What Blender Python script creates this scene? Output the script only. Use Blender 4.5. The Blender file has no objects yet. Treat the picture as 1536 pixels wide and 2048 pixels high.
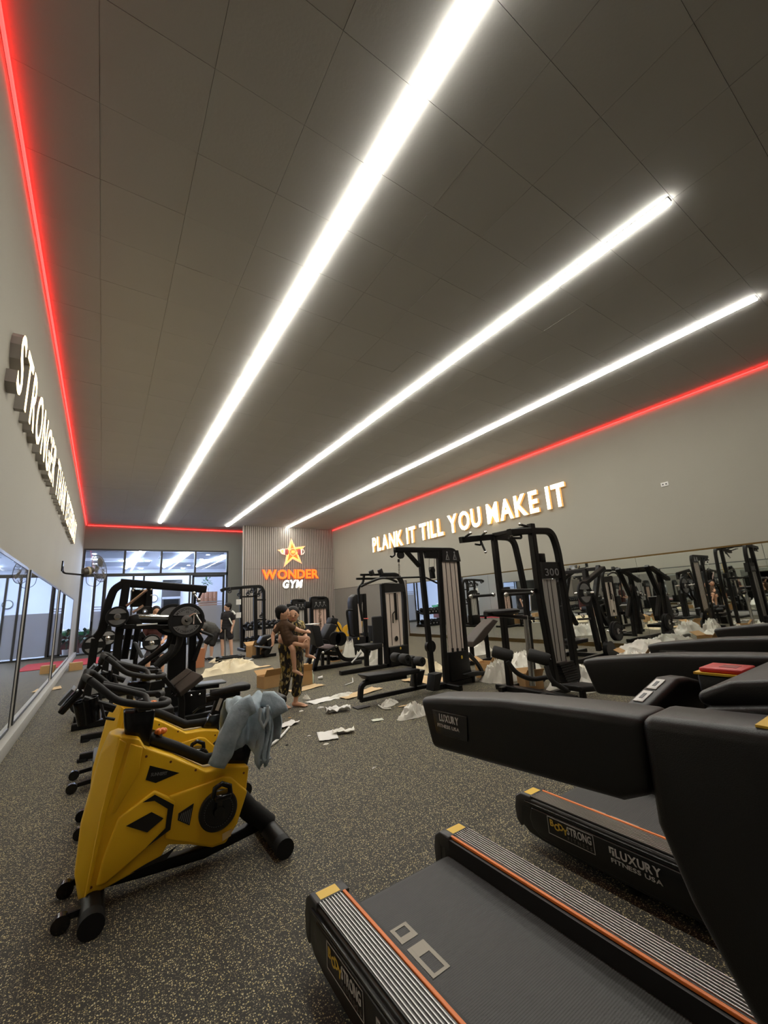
import bpy, bmesh, math, random
from mathutils import Vector, Matrix, Quaternion
random.seed(7)
SC = bpy.context.scene
COL = SC.collection

# ------------------------------------------------------------------ camera
YAW, PITCH, ROLL, FPX, CAMH = 0.603501, 0.214501, -0.061807, 816.39, 1.5
_d = Vector((math.sin(YAW)*math.cos(PITCH), math.cos(YAW)*math.cos(PITCH), math.sin(PITCH)))
_r0 = Vector((math.cos(YAW), -math.sin(YAW), 0)); _u0 = _r0.cross(_d)
_r = math.cos(ROLL)*_r0 + math.sin(ROLL)*_u0
_u = -math.sin(ROLL)*_r0 + math.cos(ROLL)*_u0
cam_data = bpy.data.cameras.new('camera'); cam = bpy.data.objects.new('camera', cam_data); COL.objects.link(cam)
cam_data.sensor_fit = 'VERTICAL'; cam_data.sensor_height = 36.0; cam_data.lens = FPX/2048*36.0
cam_data.clip_start = 0.02; cam_data.clip_end = 200
cam.matrix_world = Matrix(((_r.x, _u.x, -_d.x, 0), (_r.y, _u.y, -_d.y, 0), (_r.z, _u.z, -_d.z, CAMH), (0, 0, 0, 1)))
SC.camera = cam
# ------------------------------------------------------------------ world, exposure
w = bpy.data.worlds.new('world'); SC.world = w; w.use_nodes = True
w.node_tree.nodes['Background'].inputs[0].default_value = (0.55, 0.6, 0.7, 1)
w.node_tree.nodes['Background'].inputs[1].default_value = 0.05
SC.view_settings.view_transform = 'Standard'; SC.view_settings.look = 'None'
SC.view_settings.exposure = 0.2; SC.view_settings.gamma = 1.0; SC.view_settings.use_curve_mapping = False
SC.cycles.use_light_tree = False; SC.cycles.max_bounces = 7; SC.cycles.diffuse_bounces = 3; SC.cycles.glossy_bounces = 4; SC.cycles.transmission_bounces = 4; SC.cycles.transparent_max_bounces = 8
STRIP_E, RED_E, SIGN_E, LOBBY_E = 41.0, 3.0, 4.2, 22.0

# ------------------------------------------------------------------ pixel -> place (a pixel gives a ray, the plane gives the distance)
def PX(x, y, X=None, Y=None, Z=None):
    d = _r*(x-768) + _u*(1024-y) + _d*FPX
    if X is not None: t = X/d.x
    elif Y is not None: t = Y/d.y
    else: t = (Z-CAMH)/d.z
    return Vector((0, 0, CAMH)) + d*t
def crop(ox, oy, s):
    return lambda u, v, **k: PX(ox+u/s, oy+v/s, **k)
cL = crop(140, 1040, 4.2667); cM = crop(420, 1040, 4.2667); cR = crop(680, 1040, 4.2667)
cD = crop(900, 1020, 4.2667); cX = crop(1120, 1060, 3.6923)

# ------------------------------------------------------------------ materials
MATS = {}
def mat(name, col=(.5,.5,.5), rough=.5, metal=0., spec=.5, emit=None, estr=0., trans=0., coat=0., alpha=1., bump=None, vary=None, sheen=0.):
    """principled material; bump=(scale,strength) fine noise relief; vary=(scale,amount) colour mottling"""
    if name in MATS: return MATS[name]
    m = bpy.data.materials.new(name); m.use_nodes = True; nt = m.node_tree; b = nt.nodes['Principled BSDF']
    b.inputs['Base Color'].default_value = (*col, 1); b.inputs['Roughness'].default_value = rough
    b.inputs['Metallic'].default_value = metal; b.inputs['Specular IOR Level'].default_value = spec
    b.inputs['Transmission Weight'].default_value = trans; b.inputs['Coat Weight'].default_value = coat
    b.inputs['Alpha'].default_value = alpha
    if emit: b.inputs['Emission Color'].default_value = (*emit, 1); b.inputs['Emission Strength'].default_value = estr
    if bump or vary:
        tc = nt.nodes.new('ShaderNodeTexCoord')
    if bump:
        n = nt.nodes.new('ShaderNodeTexNoise'); n.inputs['Scale'].default_value = bump[0]; n.inputs['Detail'].default_value = 2
        bp = nt.nodes.new('ShaderNodeBump'); bp.inputs['Strength'].default_value = bump[1]; bp.inputs['Distance'].default_value = .01
        nt.links.new(tc.outputs['Object'], n.inputs['Vector']); nt.links.new(n.outputs['Fac'], bp.inputs['Height']); nt.links.new(bp.outputs['Normal'], b.inputs['Normal'])
    if vary:
        n = nt.nodes.new('ShaderNodeTexNoise'); n.inputs['Scale'].default_value = vary[0]; n.inputs['Detail'].default_value = 4
        mx = nt.nodes.new('ShaderNodeMix'); mx.data_type = 'RGBA'
        mx.inputs[6].default_value = (*[c*(1-vary[1]) for c in col], 1); mx.inputs[7].default_value = (*[min(1, c*(1+vary[1])) for c in col], 1)
        nt.links.new(tc.outputs['Object'], n.inputs['Vector']); nt.links.new(n.outputs['Fac'], mx.inputs[0]); nt.links.new(mx.outputs[2], b.inputs['Base Color'])
    MATS[name] = m
    return m
BLK = mat('black_powdercoat', (.0050,.0049,.0047), .42, spec=.28, bump=(260,.06))
BLK2 = mat('charcoal_metal', (.013,.0125,.012), .48, spec=.32)
PAD = mat('black_vinyl', (.010,.010,.0105), .55, spec=.32, bump=(300,.12))
PADB = mat('brown_vinyl', (.045,.034,.028), .5, bump=(200,.1))
PADG = mat('grey_vinyl', (.10,.11,.12), .45, bump=(200,.1))
RUB = mat('black_rubber', (.009,.009,.009), .65, spec=.25)
FOAM = mat('grip_foam', (.016,.016,.0155), .62, spec=.3, bump=(400,.15))
CHR = mat('chrome', (.75,.75,.74), .12, metal=1.)
STEEL = mat('brushed_steel', (.5,.5,.49), .3, metal=1.)
GREYP = mat('grey_plate_paint', (.16,.16,.16), .45)
WHT = mat('white_plastic', (.75,.75,.72), .4)
ORG = mat('orange_plastic', (.80,.20,.03), .4)
YEL = mat('yellow_plastic', (.86,.50,.014), .42, spec=.4, bump=(420,.10))
YELS = mat('yellow_sticker', (.78,.50,.04), .45)
REDP = mat('red_plastic', (.55,.02,.02), .4)
CARD = mat('cardboard', (.46,.28,.12), .85, vary=(9,.12))
CARDL = mat('cardboard_light', (.62,.45,.25), .85, vary=(9,.12))
PAPER = mat('white_paper', (.74,.73,.70), .8)
FILM = mat('crumpled_plastic', (.72,.70,.62), .35, spec=.5, vary=(6,.12))
CREAM = mat('cream_foam_sheet', (.75,.66,.46), .7, vary=(5,.15))
SKIN = mat('skin', (.62,.35,.22), .5)
SKIN2 = mat('skin_light', (.68,.42,.30), .5)
HAIR = mat('dark_hair', (.007,.005,.0045), .6, spec=.25)
GLOSSB = mat('glossy_black', (.006,.006,.006), .18)
DECAL = mat('black_decal', (.008,.008,.008), .3)
SILVER = mat('silver_print', (.55,.54,.52), .4)
GOLDP = mat('gold_print', (.62,.42,.05), .45)
PIC = mat('pictogram_print', (.22,.22,.22), .5)
PANELF = mat('clear_guard_panel', (.58,.50,.43), .28, spec=.5)
PANELG = mat('grey_guard_panel', (.44,.42,.38), .28, spec=.5)
DARKF = mat('dark_grey_frame', (.035,.038,.042), .4)

# ------------------------------------------------------------------ mesh helpers
ORG_OF = {}
class MB:
    def __init__(s): s.v = []; s.f = []
    def add(s, vs, fs):
        o = len(s.v); s.v += [Vector(p) for p in vs]; s.f += [[i+o for i in f] for f in fs]; return s
    def box(s, x0, x1, y0, y1, z0, z1):
        return s.add([(x0,y0,z0),(x1,y0,z0),(x1,y1,z0),(x0,y1,z0),(x0,y0,z1),(x1,y0,z1),(x1,y1,z1),(x0,y1,z1)],
                     [(0,3,2,1),(4,5,6,7),(0,1,5,4),(1,2,6,5),(2,3,7,6),(3,0,4,7)])
    def obox(s, c, ax, ay, az):
        """box from its centre and three half-axis vectors"""
        c, ax, ay, az = map(Vector, (c, ax, ay, az)); P = []
        for k in (-1, 1):
            for i, j in ((-1,-1),(1,-1),(1,1),(-1,1)): P.append(c+ax*i+ay*j+az*k)
        return s.add(P, [(0,3,2,1),(4,5,6,7),(0,1,5,4),(1,2,6,5),(2,3,7,6),(3,0,4,7)])
    def prism(s, poly, vec):
        poly = [Vector(p) for p in poly]; vec = Vector(vec); n = len(poly)
        return s.add(poly+[p+vec for p in poly], [tuple(range(n))[::-1], tuple(range(n, 2*n))]+[(i, (i+1) % n, n+(i+1) % n, n+i) for i in range(n)])
    def _sweep(s, pts, ring, closed_caps=True):
        pts = [Vector(p) for p in pts]; n = len(pts); T = []
        for i in range(n):
            a = (pts[i]-pts[i-1]).normalized() if i else None; b = (pts[i+1]-pts[i]).normalized() if i < n-1 else None
            t = a if b is None else b if a is None else (a+b)
            T.append(t.normalized() if t.length > 1e-6 else (a or b))
        N = s.up.copy() if getattr(s, 'up', None) is not None else (Vector((0,0,1)) if abs(T[0].z) < .9 else Vector((1,0,0)))
        N = (N-T[0]*N.dot(T[0])).normalized(); o = len(s.v); m = len(ring); rings = []
        for i in range(n):
            if i: 
                q = T[i-1].rotation_difference(T[i]); N = q @ N; N = (N-T[i]*N.dot(T[i])).normalized()
            B = T[i].cross(N); k = 1.0
            if 0 < i < n-1:
                c = (pts[i]-pts[i-1]).normalized().dot(T[i]); k = 1/max(c, .4)
                bend = ((pts[i+1]-pts[i]).normalized()-(pts[i]-pts[i-1]).normalized())
                bd = bend.normalized() if bend.length > 1e-5 else None
            else: bd = None
            for (a, b) in ring:
                off = N*a+B*b
                if bd is not None: off = off + bd*(off.dot(bd)*(k-1))
                s.v.append(pts[i]+off)
        for i in range(n-1):
            for j in range(m): s.f.append([o+i*m+j, o+i*m+(j+1) % m, o+(i+1)*m+(j+1) % m, o+(i+1)*m+j])
        s.f.append([o+j for j in range(m)][::-1]); s.f.append([o+(n-1)*m+j for j in range(m)])
        return s
    def tube(s, pts, r, seg=10):
        s.up = None
        return s._sweep(pts, [(r*math.cos(2*math.pi*i/seg), r*math.sin(2*math.pi*i/seg)) for i in range(seg)])
    def bar(s, pts, w, h, up=None, c=.12):
        """rectangular tube with chamfered edges along pts; h along `up`, w across"""
        s.up = Vector(up) if up is not None else None
        a, b = h/2, w/2; k = min(a, b)*c*2
        r = s._sweep(pts, [(a,b-k),(a-k,b),(-a+k,b),(-a,b-k),(-a,-b+k),(-a+k,-b),(a-k,-b),(a,-b+k)]); s.up = None
        return r
    def cyl(s, a, b, r, seg=16, r2=None):
        a, b = Vector(a), Vector(b); r2 = r if r2 is None else r2; t = (b-a).normalized()
        N = (Vector((0,0,1)) if abs(t.z) < .9 else Vector((1,0,0))); N = (N-t*N.dot(t)).normalized(); B = t.cross(N)
        vs = [p+(N*math.cos(2*math.pi*i/seg)+B*math.sin(2*math.pi*i/seg))*q for p, q in ((a, r), (b, r2)) for i in range(seg)]
        return s.add(vs, [(i, (i+1) % seg, seg+(i+1) % seg, seg+i) for i in range(seg)]+[tuple(range(seg))[::-1], tuple(range(seg, 2*seg))])
    def lathe(s, a, axis, prof, seg=20, closed=False):
        """prof = [(distance along axis, radius)]"""
        a = Vector(a); t = Vector(axis).normalized(); N = (Vector((0,0,1)) if abs(t.z) < .9 else Vector((1,0,0))); N = (N-t*N.dot(t)).normalized(); B = t.cross(N)
        o = len(s.v); n = len(prof)
        for d, r in prof:
            for i in range(seg): s.v.append(a+t*d+(N*math.cos(2*math.pi*i/seg)+B*math.sin(2*math.pi*i/seg))*max(r, 1e-4))
        for k in range(n if closed else n-1):
            for i in range(seg): s.f.append([o+k*seg+i, o+k*seg+(i+1) % seg, o+((k+1) % n)*seg+(i+1) % seg, o+((k+1) % n)*seg+i])
        if not closed: s.f.append([o+i for i in range(seg)][::-1]); s.f.append([o+(n-1)*seg+i for i in range(seg)])
        return s
    def ball(s, c, r, sc=(1,1,1), seg=12, rings=8, M=None):
        c = Vector(c); o = len(s.v)
        for i in range(rings+1):
            th = math.pi*i/rings
            for j in range(seg):
                ph = 2*math.pi*j/seg; p = Vector((math.sin(th)*math.cos(ph)*sc[0], math.sin(th)*math.sin(ph)*sc[1], math.cos(th)*sc[2]))*r
                if i in (0, rings): p = Vector((0, 0, math.cos(th)*sc[2]*r))
                s.v.append(c+(M @ p if M else p))
        for i in range(rings):
            for j in range(seg): s.f.append([o+i*seg+j, o+(i+1)*seg+j, o+(i+1)*seg+(j+1) % seg, o+i*seg+(j+1) % seg])
        return s
    def build(s, name, m, parent=None, smooth=None, bevel=0, seg=2, kind=None, weld=True):
        org = ORG_OF.get(parent.name, Vector()) if parent is not None else getattr(s, 'org', Vector())
        me = bpy.data.meshes.new(name); me.from_pydata([tuple(p-org) for p in s.v], [], s.f); me.update()
        bm = bmesh.new(); bm.from_mesh(me)
        if weld: bmesh.ops.remove_doubles(bm, verts=bm.verts, dist=1e-5)
        bmesh.ops.recalc_face_normals(bm, faces=bm.faces); bm.to_mesh(me); bm.free()
        me.materials.append(m)
        if smooth is not None:
            me.shade_smooth(); me.set_sharp_from_angle(angle=math.radians(smooth))
        o = bpy.data.objects.new(name, me); COL.objects.link(o)
        if parent is not None: o.parent = parent; ORG_OF[o.name] = org
        else: o.location = org; ORG_OF[o.name] = org
        if bevel:
            b = o.modifiers.new('bevel', 'BEVEL'); b.width = bevel; b.segments = seg; b.limit_method = 'ANGLE'; b.angle_limit = math.radians(35)
            if smooth is None: me.shade_smooth()
            b.harden_normals = False
        if kind: o['kind'] = kind
        return o
def tag(o, label, cat, group=None):
    o['label'] = label; o['category'] = cat
    if group: o['group'] = group
    return o
def thing(name, loc, label, cat, group=None):
    o = bpy.data.objects.new(name, None); COL.objects.link(o); o.location = loc; o.empty_display_size = .1
    ORG_OF[o.name] = Vector(loc)
    return tag(o, label, cat, group)
def copy_tree(o, parent=None):
    c = o.copy(); COL.objects.link(c); c.parent = parent
    for ch in o.children: copy_tree(ch, c)
    return c
def one(name, mb, m, loc, label, cat, group=None, **k):
    mb.org = Vector(loc); return tag(mb.build(name, m, None, **k), label, cat, group)
def fillet(pts, r, n=5):
    pts = [Vector(p) for p in pts]; out = [pts[0]]
    for i in range(1, len(pts)-1):
        a, b, c = pts[i-1], pts[i], pts[i+1]; rr = min(r, (a-b).length*.48, (c-b).length*.48)
        p, q = b+(a-b).normalized()*rr, b+(c-b).normalized()*rr
        for k in range(n+1):
            t = k/n; out.append(p*(1-t)**2+b*2*t*(1-t)+q*t*t)
    return out+[pts[-1]]
def bez(p0, p1, p2, n=8):
    p0, p1, p2 = map(Vector, (p0, p1, p2)); return [p0*(1-t)**2+p1*2*t*(1-t)+p2*t*t for t in [k/n for k in range(n+1)]]
def struct(name, mb, m, parent=None, **k):
    o = mb.build(name, m, parent, **k)
    if parent is None: o['kind'] = 'structure'
    return o
# ------------------------------------------------------------------ lettering
_GL = {}
def glyph(ch, bold, ext, res=3):
    """mesh of one character, (verts, faces, width) with cap height 1, lying in x-y, depth in z"""
    key = (ch, bold, ext, res)
    if key in _GL: return _GL[key]
    cu = bpy.data.curves.new('t', 'FONT'); cu.body = ch; cu.size = 1; cu.extrude = ext; cu.offset = bold; cu.resolution_u = res
    ob = bpy.data.objects.new('t', cu); COL.objects.link(ob); bpy.context.view_layer.update()
    me = bpy.data.meshes.new_from_object(ob.evaluated_get(bpy.context.evaluated_depsgraph_get()))
    vs = [v.co.copy() for v in me.vertices]; fs = [list(p.vertices) for p in me.polygons]
    bpy.data.objects.remove(ob); bpy.data.curves.remove(cu); bpy.data.meshes.remove(me)
    _GL[key] = (vs, fs); return _GL[key]
CAPH = None
def lettering(txt, org, right, up, h, bold=.0, depth=.02, sx=1.0, gap=.08, shear=0., space=.35, width=None):
    """list of (char, MB): solid letters, cap height h, standing on the line from org along right"""
    global CAPH
    if CAPH is None:
        v = glyph('H', 0, 0)[0]; CAPH = (min(p.y for p in v), max(p.y for p in v))
    org, right, up = Vector(org), Vector(right).normalized(), Vector(up).normalized(); nor = right.cross(up)
    lay = []; x = 0
    for ch in txt:
        if ch == ' ': x += space; continue
        vs, fs = glyph(ch, bold, .5); x0 = min(p.x for p in vs); x1 = max(p.x for p in vs)
        lay.append((ch, vs, fs, x-x0)); x += x1-x0+gap
    tot = x-gap; k = h/(CAPH[1]-CAPH[0]); kx = k*sx if width is None else width/tot
    out = []
    for ch, vs, fs, dx in lay:
        m = MB(); m.add([org+right*((p.x+dx)*kx+shear*(p.y-CAPH[0])*k)+up*((p.y-CAPH[0])*k)+nor*((p.z+.5)*depth) for p in vs], fs); out.append((ch, m))
    return out
def print_text(txt, org, right, up, h, m, parent, name='lettering', depth=.002, **k):
    mb = MB()
    for ch, q in lettering(txt, org, right, up, h, depth=depth, **k): mb.add(q.v, q.f)
    return mb.build(name, m, parent, weld=False)
# =================================================================== ROOM
XL, XR, YB, YF, ZC = -0.92, 10.85, 22.7, -5.0, 5.75
YP = 21.13                      # face of the slatted feature wall
PX0 = 5.74                      # its left edge
def node_mat(name, build):
    m = bpy.data.materials.new(name); m.use_nodes = True; nt = m.node_tree; build(nt, nt.nodes['Principled BSDF'], nt.nodes.new, nt.links.new); MATS[name] = m; return m
def floor_nodes(nt, b, N, L):
    tc = N('ShaderNodeTexCoord')
    def flecks(scale, thr, dens):
        v = N('ShaderNodeTexVoronoi'); v.inputs['Scale'].default_value = scale; v.inputs['Randomness'].default_value = 1.0
        n = N('ShaderNodeTexNoise'); n.inputs['Scale'].default_value = scale*1.6; n.inputs['Detail'].default_value = 1
        ad = N('ShaderNodeMix'); ad.data_type = 'RGBA'; ad.inputs[0].default_value = .012*60/scale
        L(tc.outputs['Object'], ad.inputs[6]); L(n.outputs['Color'], ad.inputs[7]); L(tc.outputs['Object'], n.inputs['Vector']); L(ad.outputs[2], v.inputs['Vector'])
        lt = N('ShaderNodeMath'); lt.operation = 'LESS_THAN'; lt.inputs[1].default_value = thr; L(v.outputs['Distance'], lt.inputs[0])
        sp = N('ShaderNodeSeparateColor'); L(v.outputs['Color'], sp.inputs[0])
        g = N('ShaderNodeMath'); g.operation = 'LESS_THAN'; g.inputs[1].default_value = dens; L(sp.outputs[0], g.inputs[0])
        mu = N('ShaderNodeMath'); mu.operation = 'MULTIPLY'; L(lt.outputs[0], mu.inputs[0]); L(g.outputs[0], mu.inputs[1])
        return mu, sp
    m1, s1 = flecks(118, .36, .40); m2, s2 = flecks(200, .40, .34)
    big = N('ShaderNodeTexNoise'); big.inputs['Scale'].default_value = .9; L(tc.outputs['Object'], big.inputs['Vector'])
    base = N('ShaderNodeMix'); base.data_type = 'RGBA'; L(big.outputs['Fac'], base.inputs[0])
    base.inputs[6].default_value = (.030, .029, .026, 1); base.inputs[7].default_value = (.050, .047, .041, 1)
    tint = N('ShaderNodeMix'); tint.data_type = 'RGBA'; L(s1.outputs[1], tint.inputs[0])
    tint.inputs[6].default_value = (.60, .49, .20, 1); tint.inputs[7].default_value = (.66, .60, .38, 1)
    a = N('ShaderNodeMix'); a.data_type = 'RGBA'; L(m2.outputs[0], a.inputs[0]); L(base.outputs[2], a.inputs[6]); a.inputs[7].default_value = (.30, .26, .16, 1)
    c = N('ShaderNodeMix'); c.data_type = 'RGBA'; L(m1.outputs[0], c.inputs[0]); L(a.outputs[2], c.inputs[6]); L(tint.outputs[2], c.inputs[7])
    L(c.outputs[2], b.inputs['Base Color']); b.inputs['Roughness'].default_value = .72; b.inputs['Specular IOR Level'].default_value = .3
    n = N('ShaderNodeTexNoise'); n.inputs['Scale'].default_value = 220; L(tc.outputs['Object'], n.inputs['Vector'])
    bp = N('ShaderNodeBump'); bp.inputs['Strength'].default_value = .25; bp.inputs['Distance'].default_value = .004
    L(n.outputs['Fac'], bp.inputs['Height']); L(bp.outputs['Normal'], b.inputs['Normal'])
FLOOR = node_mat('speckled_rubber', floor_nodes)
def paint_nodes(col, amt=.06):
    def f(nt, b, N, L):
        tc = N('ShaderNodeTexCoord'); n = N('ShaderNodeTexNoise'); n.inputs['Scale'].default_value = .7; n.inputs['Detail'].default_value = 6
        mx = N('ShaderNodeMix'); mx.data_type = 'RGBA'; L(tc.outputs['Object'], n.inputs['Vector']); L(n.outputs['Fac'], mx.inputs[0])
        mx.inputs[6].default_value = (*[c*(1-amt) for c in col], 1); mx.inputs[7].default_value = (*[c*(1+amt) for c in col], 1); L(mx.outputs[2], b.inputs['Base Color'])
        b.inputs['Roughness'].default_value = .75; b.inputs['Specular IOR Level'].default_value = .3
        n2 = N('ShaderNodeTexNoise'); n2.inputs['Scale'].default_value = 35; n2.inputs['Detail'].default_value = 3; L(tc.outputs['Object'], n2.inputs['Vector'])
        bp = N('ShaderNodeBump'); bp.inputs['Strength'].default_value = .12; bp.inputs['Distance'].default_value = .01; L(n2.outputs['Fac'], bp.inputs['Height']); L(bp.outputs['Normal'], b.inputs['Normal'])
    return f
WALLM = node_mat('warm_grey_paint', paint_nodes((.34, .325, .275)))
WALLB = node_mat('grey_back_wall_paint', paint_nodes((.235, .235, .215)))
CEILM = node_mat('dark_grey_ceiling_tile', paint_nodes((.43, .42, .40), .05))
SLAT = mat('pale_taupe_slat', (.40, .36, .32), .6, vary=(3, .08))
SLATD = mat('grey_slat', (.25, .235, .21), .6, vary=(3, .08))
BACKB = mat('slat_backing', (.10, .09, .08), .8)
MIRR = mat('mirror_glass', (.80, .83, .81), .015, metal=1.)
GOLDT = mat('bronze_mirror_trim', (.16, .11, .045), .3, metal=1.)
CURB = mat('pale_grey_curb', (.38, .37, .34), .7, vary=(4, .1))

struct('floor', MB().box(XL-.3, XR+.3, YF, YB+.06, -.12, 0), FLOOR)
struct('wall_left', MB().box(XL-.2, XL, YF, YB+.2, 0, ZC+.2), WALLM)
struct('wall_right', MB().box(XR, XR+.2, YF, YB+.2, 0, ZC+.2), WALLM)
struct('wall_front', MB().box(XL-.2, XR+.2, YF-.2, YF, 0, ZC+.2), WALLB)
GX1, GZ1 = 5.38, 4.63           # glazed opening in the back wall
wb = MB(); wb.box(XL-.2, XR+.2, YB, YB+.18, GZ1, ZC+.2); wb.box(GX1, XR+.2, YB, YB+.18, 0, GZ1); wb.box(XL-.2, XL+.03, YB, YB+.18, 0, GZ1)
struct('wall_back', wb, WALLB)
ceil = struct('ceiling', MB().box(XL-.2, XR+.2, YF-.2, YB+.2, ZC+.02, ZC+.15), CEILM)
# ceiling tiles, a 0.765 x 0.742 m grid
tw, tl, g = .765, .742, .0016
xs = [XL]+[.445+tw*k for k in range(-1, 14) if XL+.02 < .445+tw*k < XR-.02]+[XR]
ys = [YF]+[3.385+tl*k for k in range(-12, 40) if YF+.05 < 3.385+tl*k < YB-.05]+[YB]
cells = []
for i in range(len(xs)-1):
    for j in range(len(ys)-1):
        cx, cy = (xs[i]+xs[i+1])/2, (ys[j]+ys[j+1])/2; v = Vector((cx, cy, ZC-CAMH)); z = v.dot(_d)
        ok = z > .5 and abs(v.dot(_r)/z*FPX) < 830 and abs(v.dot(_u)/z*FPX) < 1090
        cells.append((not ok, v.length, i, j))
cells.sort(); tile_me = {}; rest = MB(); rt = random.Random(3)
for k, (_, _, i, j) in enumerate(cells):
    x0, x1, y0, y1 = xs[i]+g, xs[i+1]-g, ys[j]+g, ys[j+1]-g; dz = rt.uniform(0, .0025)
    if k < 300:
        key = (round(x1-x0, 3), round(y1-y0, 3)); o = None
        if key not in tile_me:
            o = MB().box(-(x1-x0)/2, (x1-x0)/2, -(y1-y0)/2, (y1-y0)/2, 0, .016).build('ceiling_tile', CEILM, ceil); tile_me[key] = o.data
        else:
            o = bpy.data.objects.new('ceiling_tile', tile_me[key]); COL.objects.link(o); o.parent = ceil
        o.location = ((x0+x1)/2, (y0+y1)/2, ZC+dz)
    else: rest.box(x0, x1, y0, y1, ZC+dz, ZC+.016)
rest.build('ceiling_tile', CEILM, ceil, kind='stuff')
# slatted feature wall
pan = struct('wall_feature', MB().box(PX0, XR, YP+.035, YP+.10, 0, ZC), BACKB)
MB().box(PX0-.03, PX0+.035, YP-.005, YP+.11, 0, ZC).build('edge_trim', SLAT, pan)
pitch = .105; n = int((XR-PX0-.05)/pitch); sm = {}
for row, (z0, z1) in enumerate(((0, 3.5), (3.515, ZC))):
    for k in range(n):
        x = PX0+.09+k*pitch
        if row not in sm: o = MB().box(0, .074, 0, .04, z0, z1).build('slat', SLAT, pan); sm[row] = o.data
        else: o = bpy.data.objects.new('slat', sm[row]); COL.objects.link(o); o.parent = pan
        o.location = (x, YP, 0)
# fine slats low on the right wall
YM = 14.35
wr = struct('trim_1', MB().box(XR-.03, XR, YM, YP, 0, 2.3), BACKB)
s = MB(); k = YM+.01
while k < YP-.03: s.box(XR-.05, XR-.03, k, k+.027, 0, 2.3); k += .042
s.build('slat', SLATD, wr, kind='stuff'); MB().box(XR-.056, XR, YM, YP, 2.3, 2.325).build('top_trim', BACKB, wr)
# curb below the left mirrors
struct('baseboard_left', MB().box(XL, XL+.10, YF, YB-.02, 0, .16), CURB, bevel=.006)
struct('baseboard_right', MB().box(XR-.045, XR, YF, YM, 0, .07), GOLDT)
# mirrors
def mirror(name, face_x, nx, y0, y1, z0, z1, label, seams=()):
    t = thing(name, (face_x, (y0+y1)/2, z0), label, 'mirror', 'mirrors on the '+('left' if nx > 0 else 'right')+' wall')
    e = [y0]+list(seams)+[y1]
    for a, b in zip(e[:-1], e[1:]):
        MB().box(min(face_x, face_x-nx*.011), max(face_x, face_x-nx*.011), a+.003, b-.003, z0, z1).build('mirror_panel', MIRR, t)
    fm = DARKF if nx > 0 else GOLDT; f = .035
    for q in ((y0-f, y1+f, z1, z1+f), (y0-f, y1+f, z0-f, z0)):
        MB().box(min(face_x+nx*.005, face_x-nx*.013), max(face_x+nx*.005, face_x-nx*.013), *q).build('frame_rail', fm, t)
    for q in ((y0-f, y0, z0, z1), (y1, y1+f, z0, z1)):
        MB().box(min(face_x+nx*.005, face_x-nx*.013), max(face_x+nx*.005, face_x-nx*.013), *q).build('frame_stile', fm, t)
    return t
mirror('wall_mirror', XL+.014, 1, 1.2, 7.50, .20, 2.22, 'tall black framed mirror reaching past the spin bikes')
mirror('wall_mirror', XL+.014, 1, 7.86, 12.45, .20, 2.22, 'black framed middle mirror under the end of the glowing slogan')
mirror('wall_mirror', XL+.014, 1, 13.1, 18.9, .20, 2.22, 'narrow looking black framed mirror next to the glass front')
mirror('wall_mirror', XR-.04, -1, -2.4, 14.3, .11, 2.17, 'long mirror wall of several panels with bronze trim', seams=(.1, 2.5, 4.9, 7.3, 9.7, 12.1))
# linear ceiling lights
DIFF = mat('light_diffuser', (.9, .9, .85), .5, emit=(1, .97, .88), estr=STRIP_E)
ALU = mat('aluminium', (.6, .6, .58), .35, metal=1.)
for nm, xc, y0, y1, lab in (('l', 1.945, -.29, 21.45, 'longest white linear ceiling light, closest to the red cornered wall with the mirrors'),
                            ('m', 5.0, 1.18, 21.5, 'middle one of three white linear ceiling lights'),
                            ('r', 8.05, 1.18, 21.05, 'white linear ceiling light running into the slatted logo wall')):
    t = thing('linear_light', (xc, (y0+y1)/2, ZC), lab, 'ceiling light', 'white linear ceiling lights')
    MB().box(xc-.05, xc+.05, y0, y1, ZC-.018, ZC-.002).build('housing', ALU, t)
    y = y0; c = 0
    while y < y1-.01:
        e = min(y+1.472, y1); MB().box(xc-.055, xc+.055, y+.004, e-.008, ZC-.040, ZC-.018).build('diffuser', DIFF, t, bevel=.006); y = e
# red LED ropes
REDL = mat('red_led', (.8, .1, .08), .4, emit=(1, .02, .018), estr=RED_E*2.6)
def rope(pts, lab):
    one('led_rope', MB().tube(pts, .014, 8), REDL, pts[0], lab, 'LED strip', 'red LED strips along the ceiling edge', smooth=60)
rope([(XL+.03, YF+.05, ZC-.05), (XL+.03, YB-.06, ZC-.05)], 'red LED strip above the stronger than yesterday slogan')
rope([(XL+.08, YB-.03, ZC-.05), (PX0+.6, YB-.03, ZC-.05)], 'short red LED strip above the glass front')
rope([(XR-.03, YF+.05, ZC-.05), (XR-.03, YP-.03, ZC-.05)], 'red LED strip above the plank it slogan')
# small wall fittings
t = thing('wall_socket', (XR, 3.95, 3.78), 'small white socket high on the bare right wall', 'socket')
MB().box(XR-.02, XR, 3.87, 4.03, 3.75, 3.85).build('cover_plate', WHT, t, bevel=.004); MB().box(XR-.024, XR-.02, 3.90, 3.93, 3.785, 3.815).build('outlet', DARKF, t); MB().box(XR-.024, XR-.02, 3.97, 4.0, 3.785, 3.815).build('outlet', DARKF, t)
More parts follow.
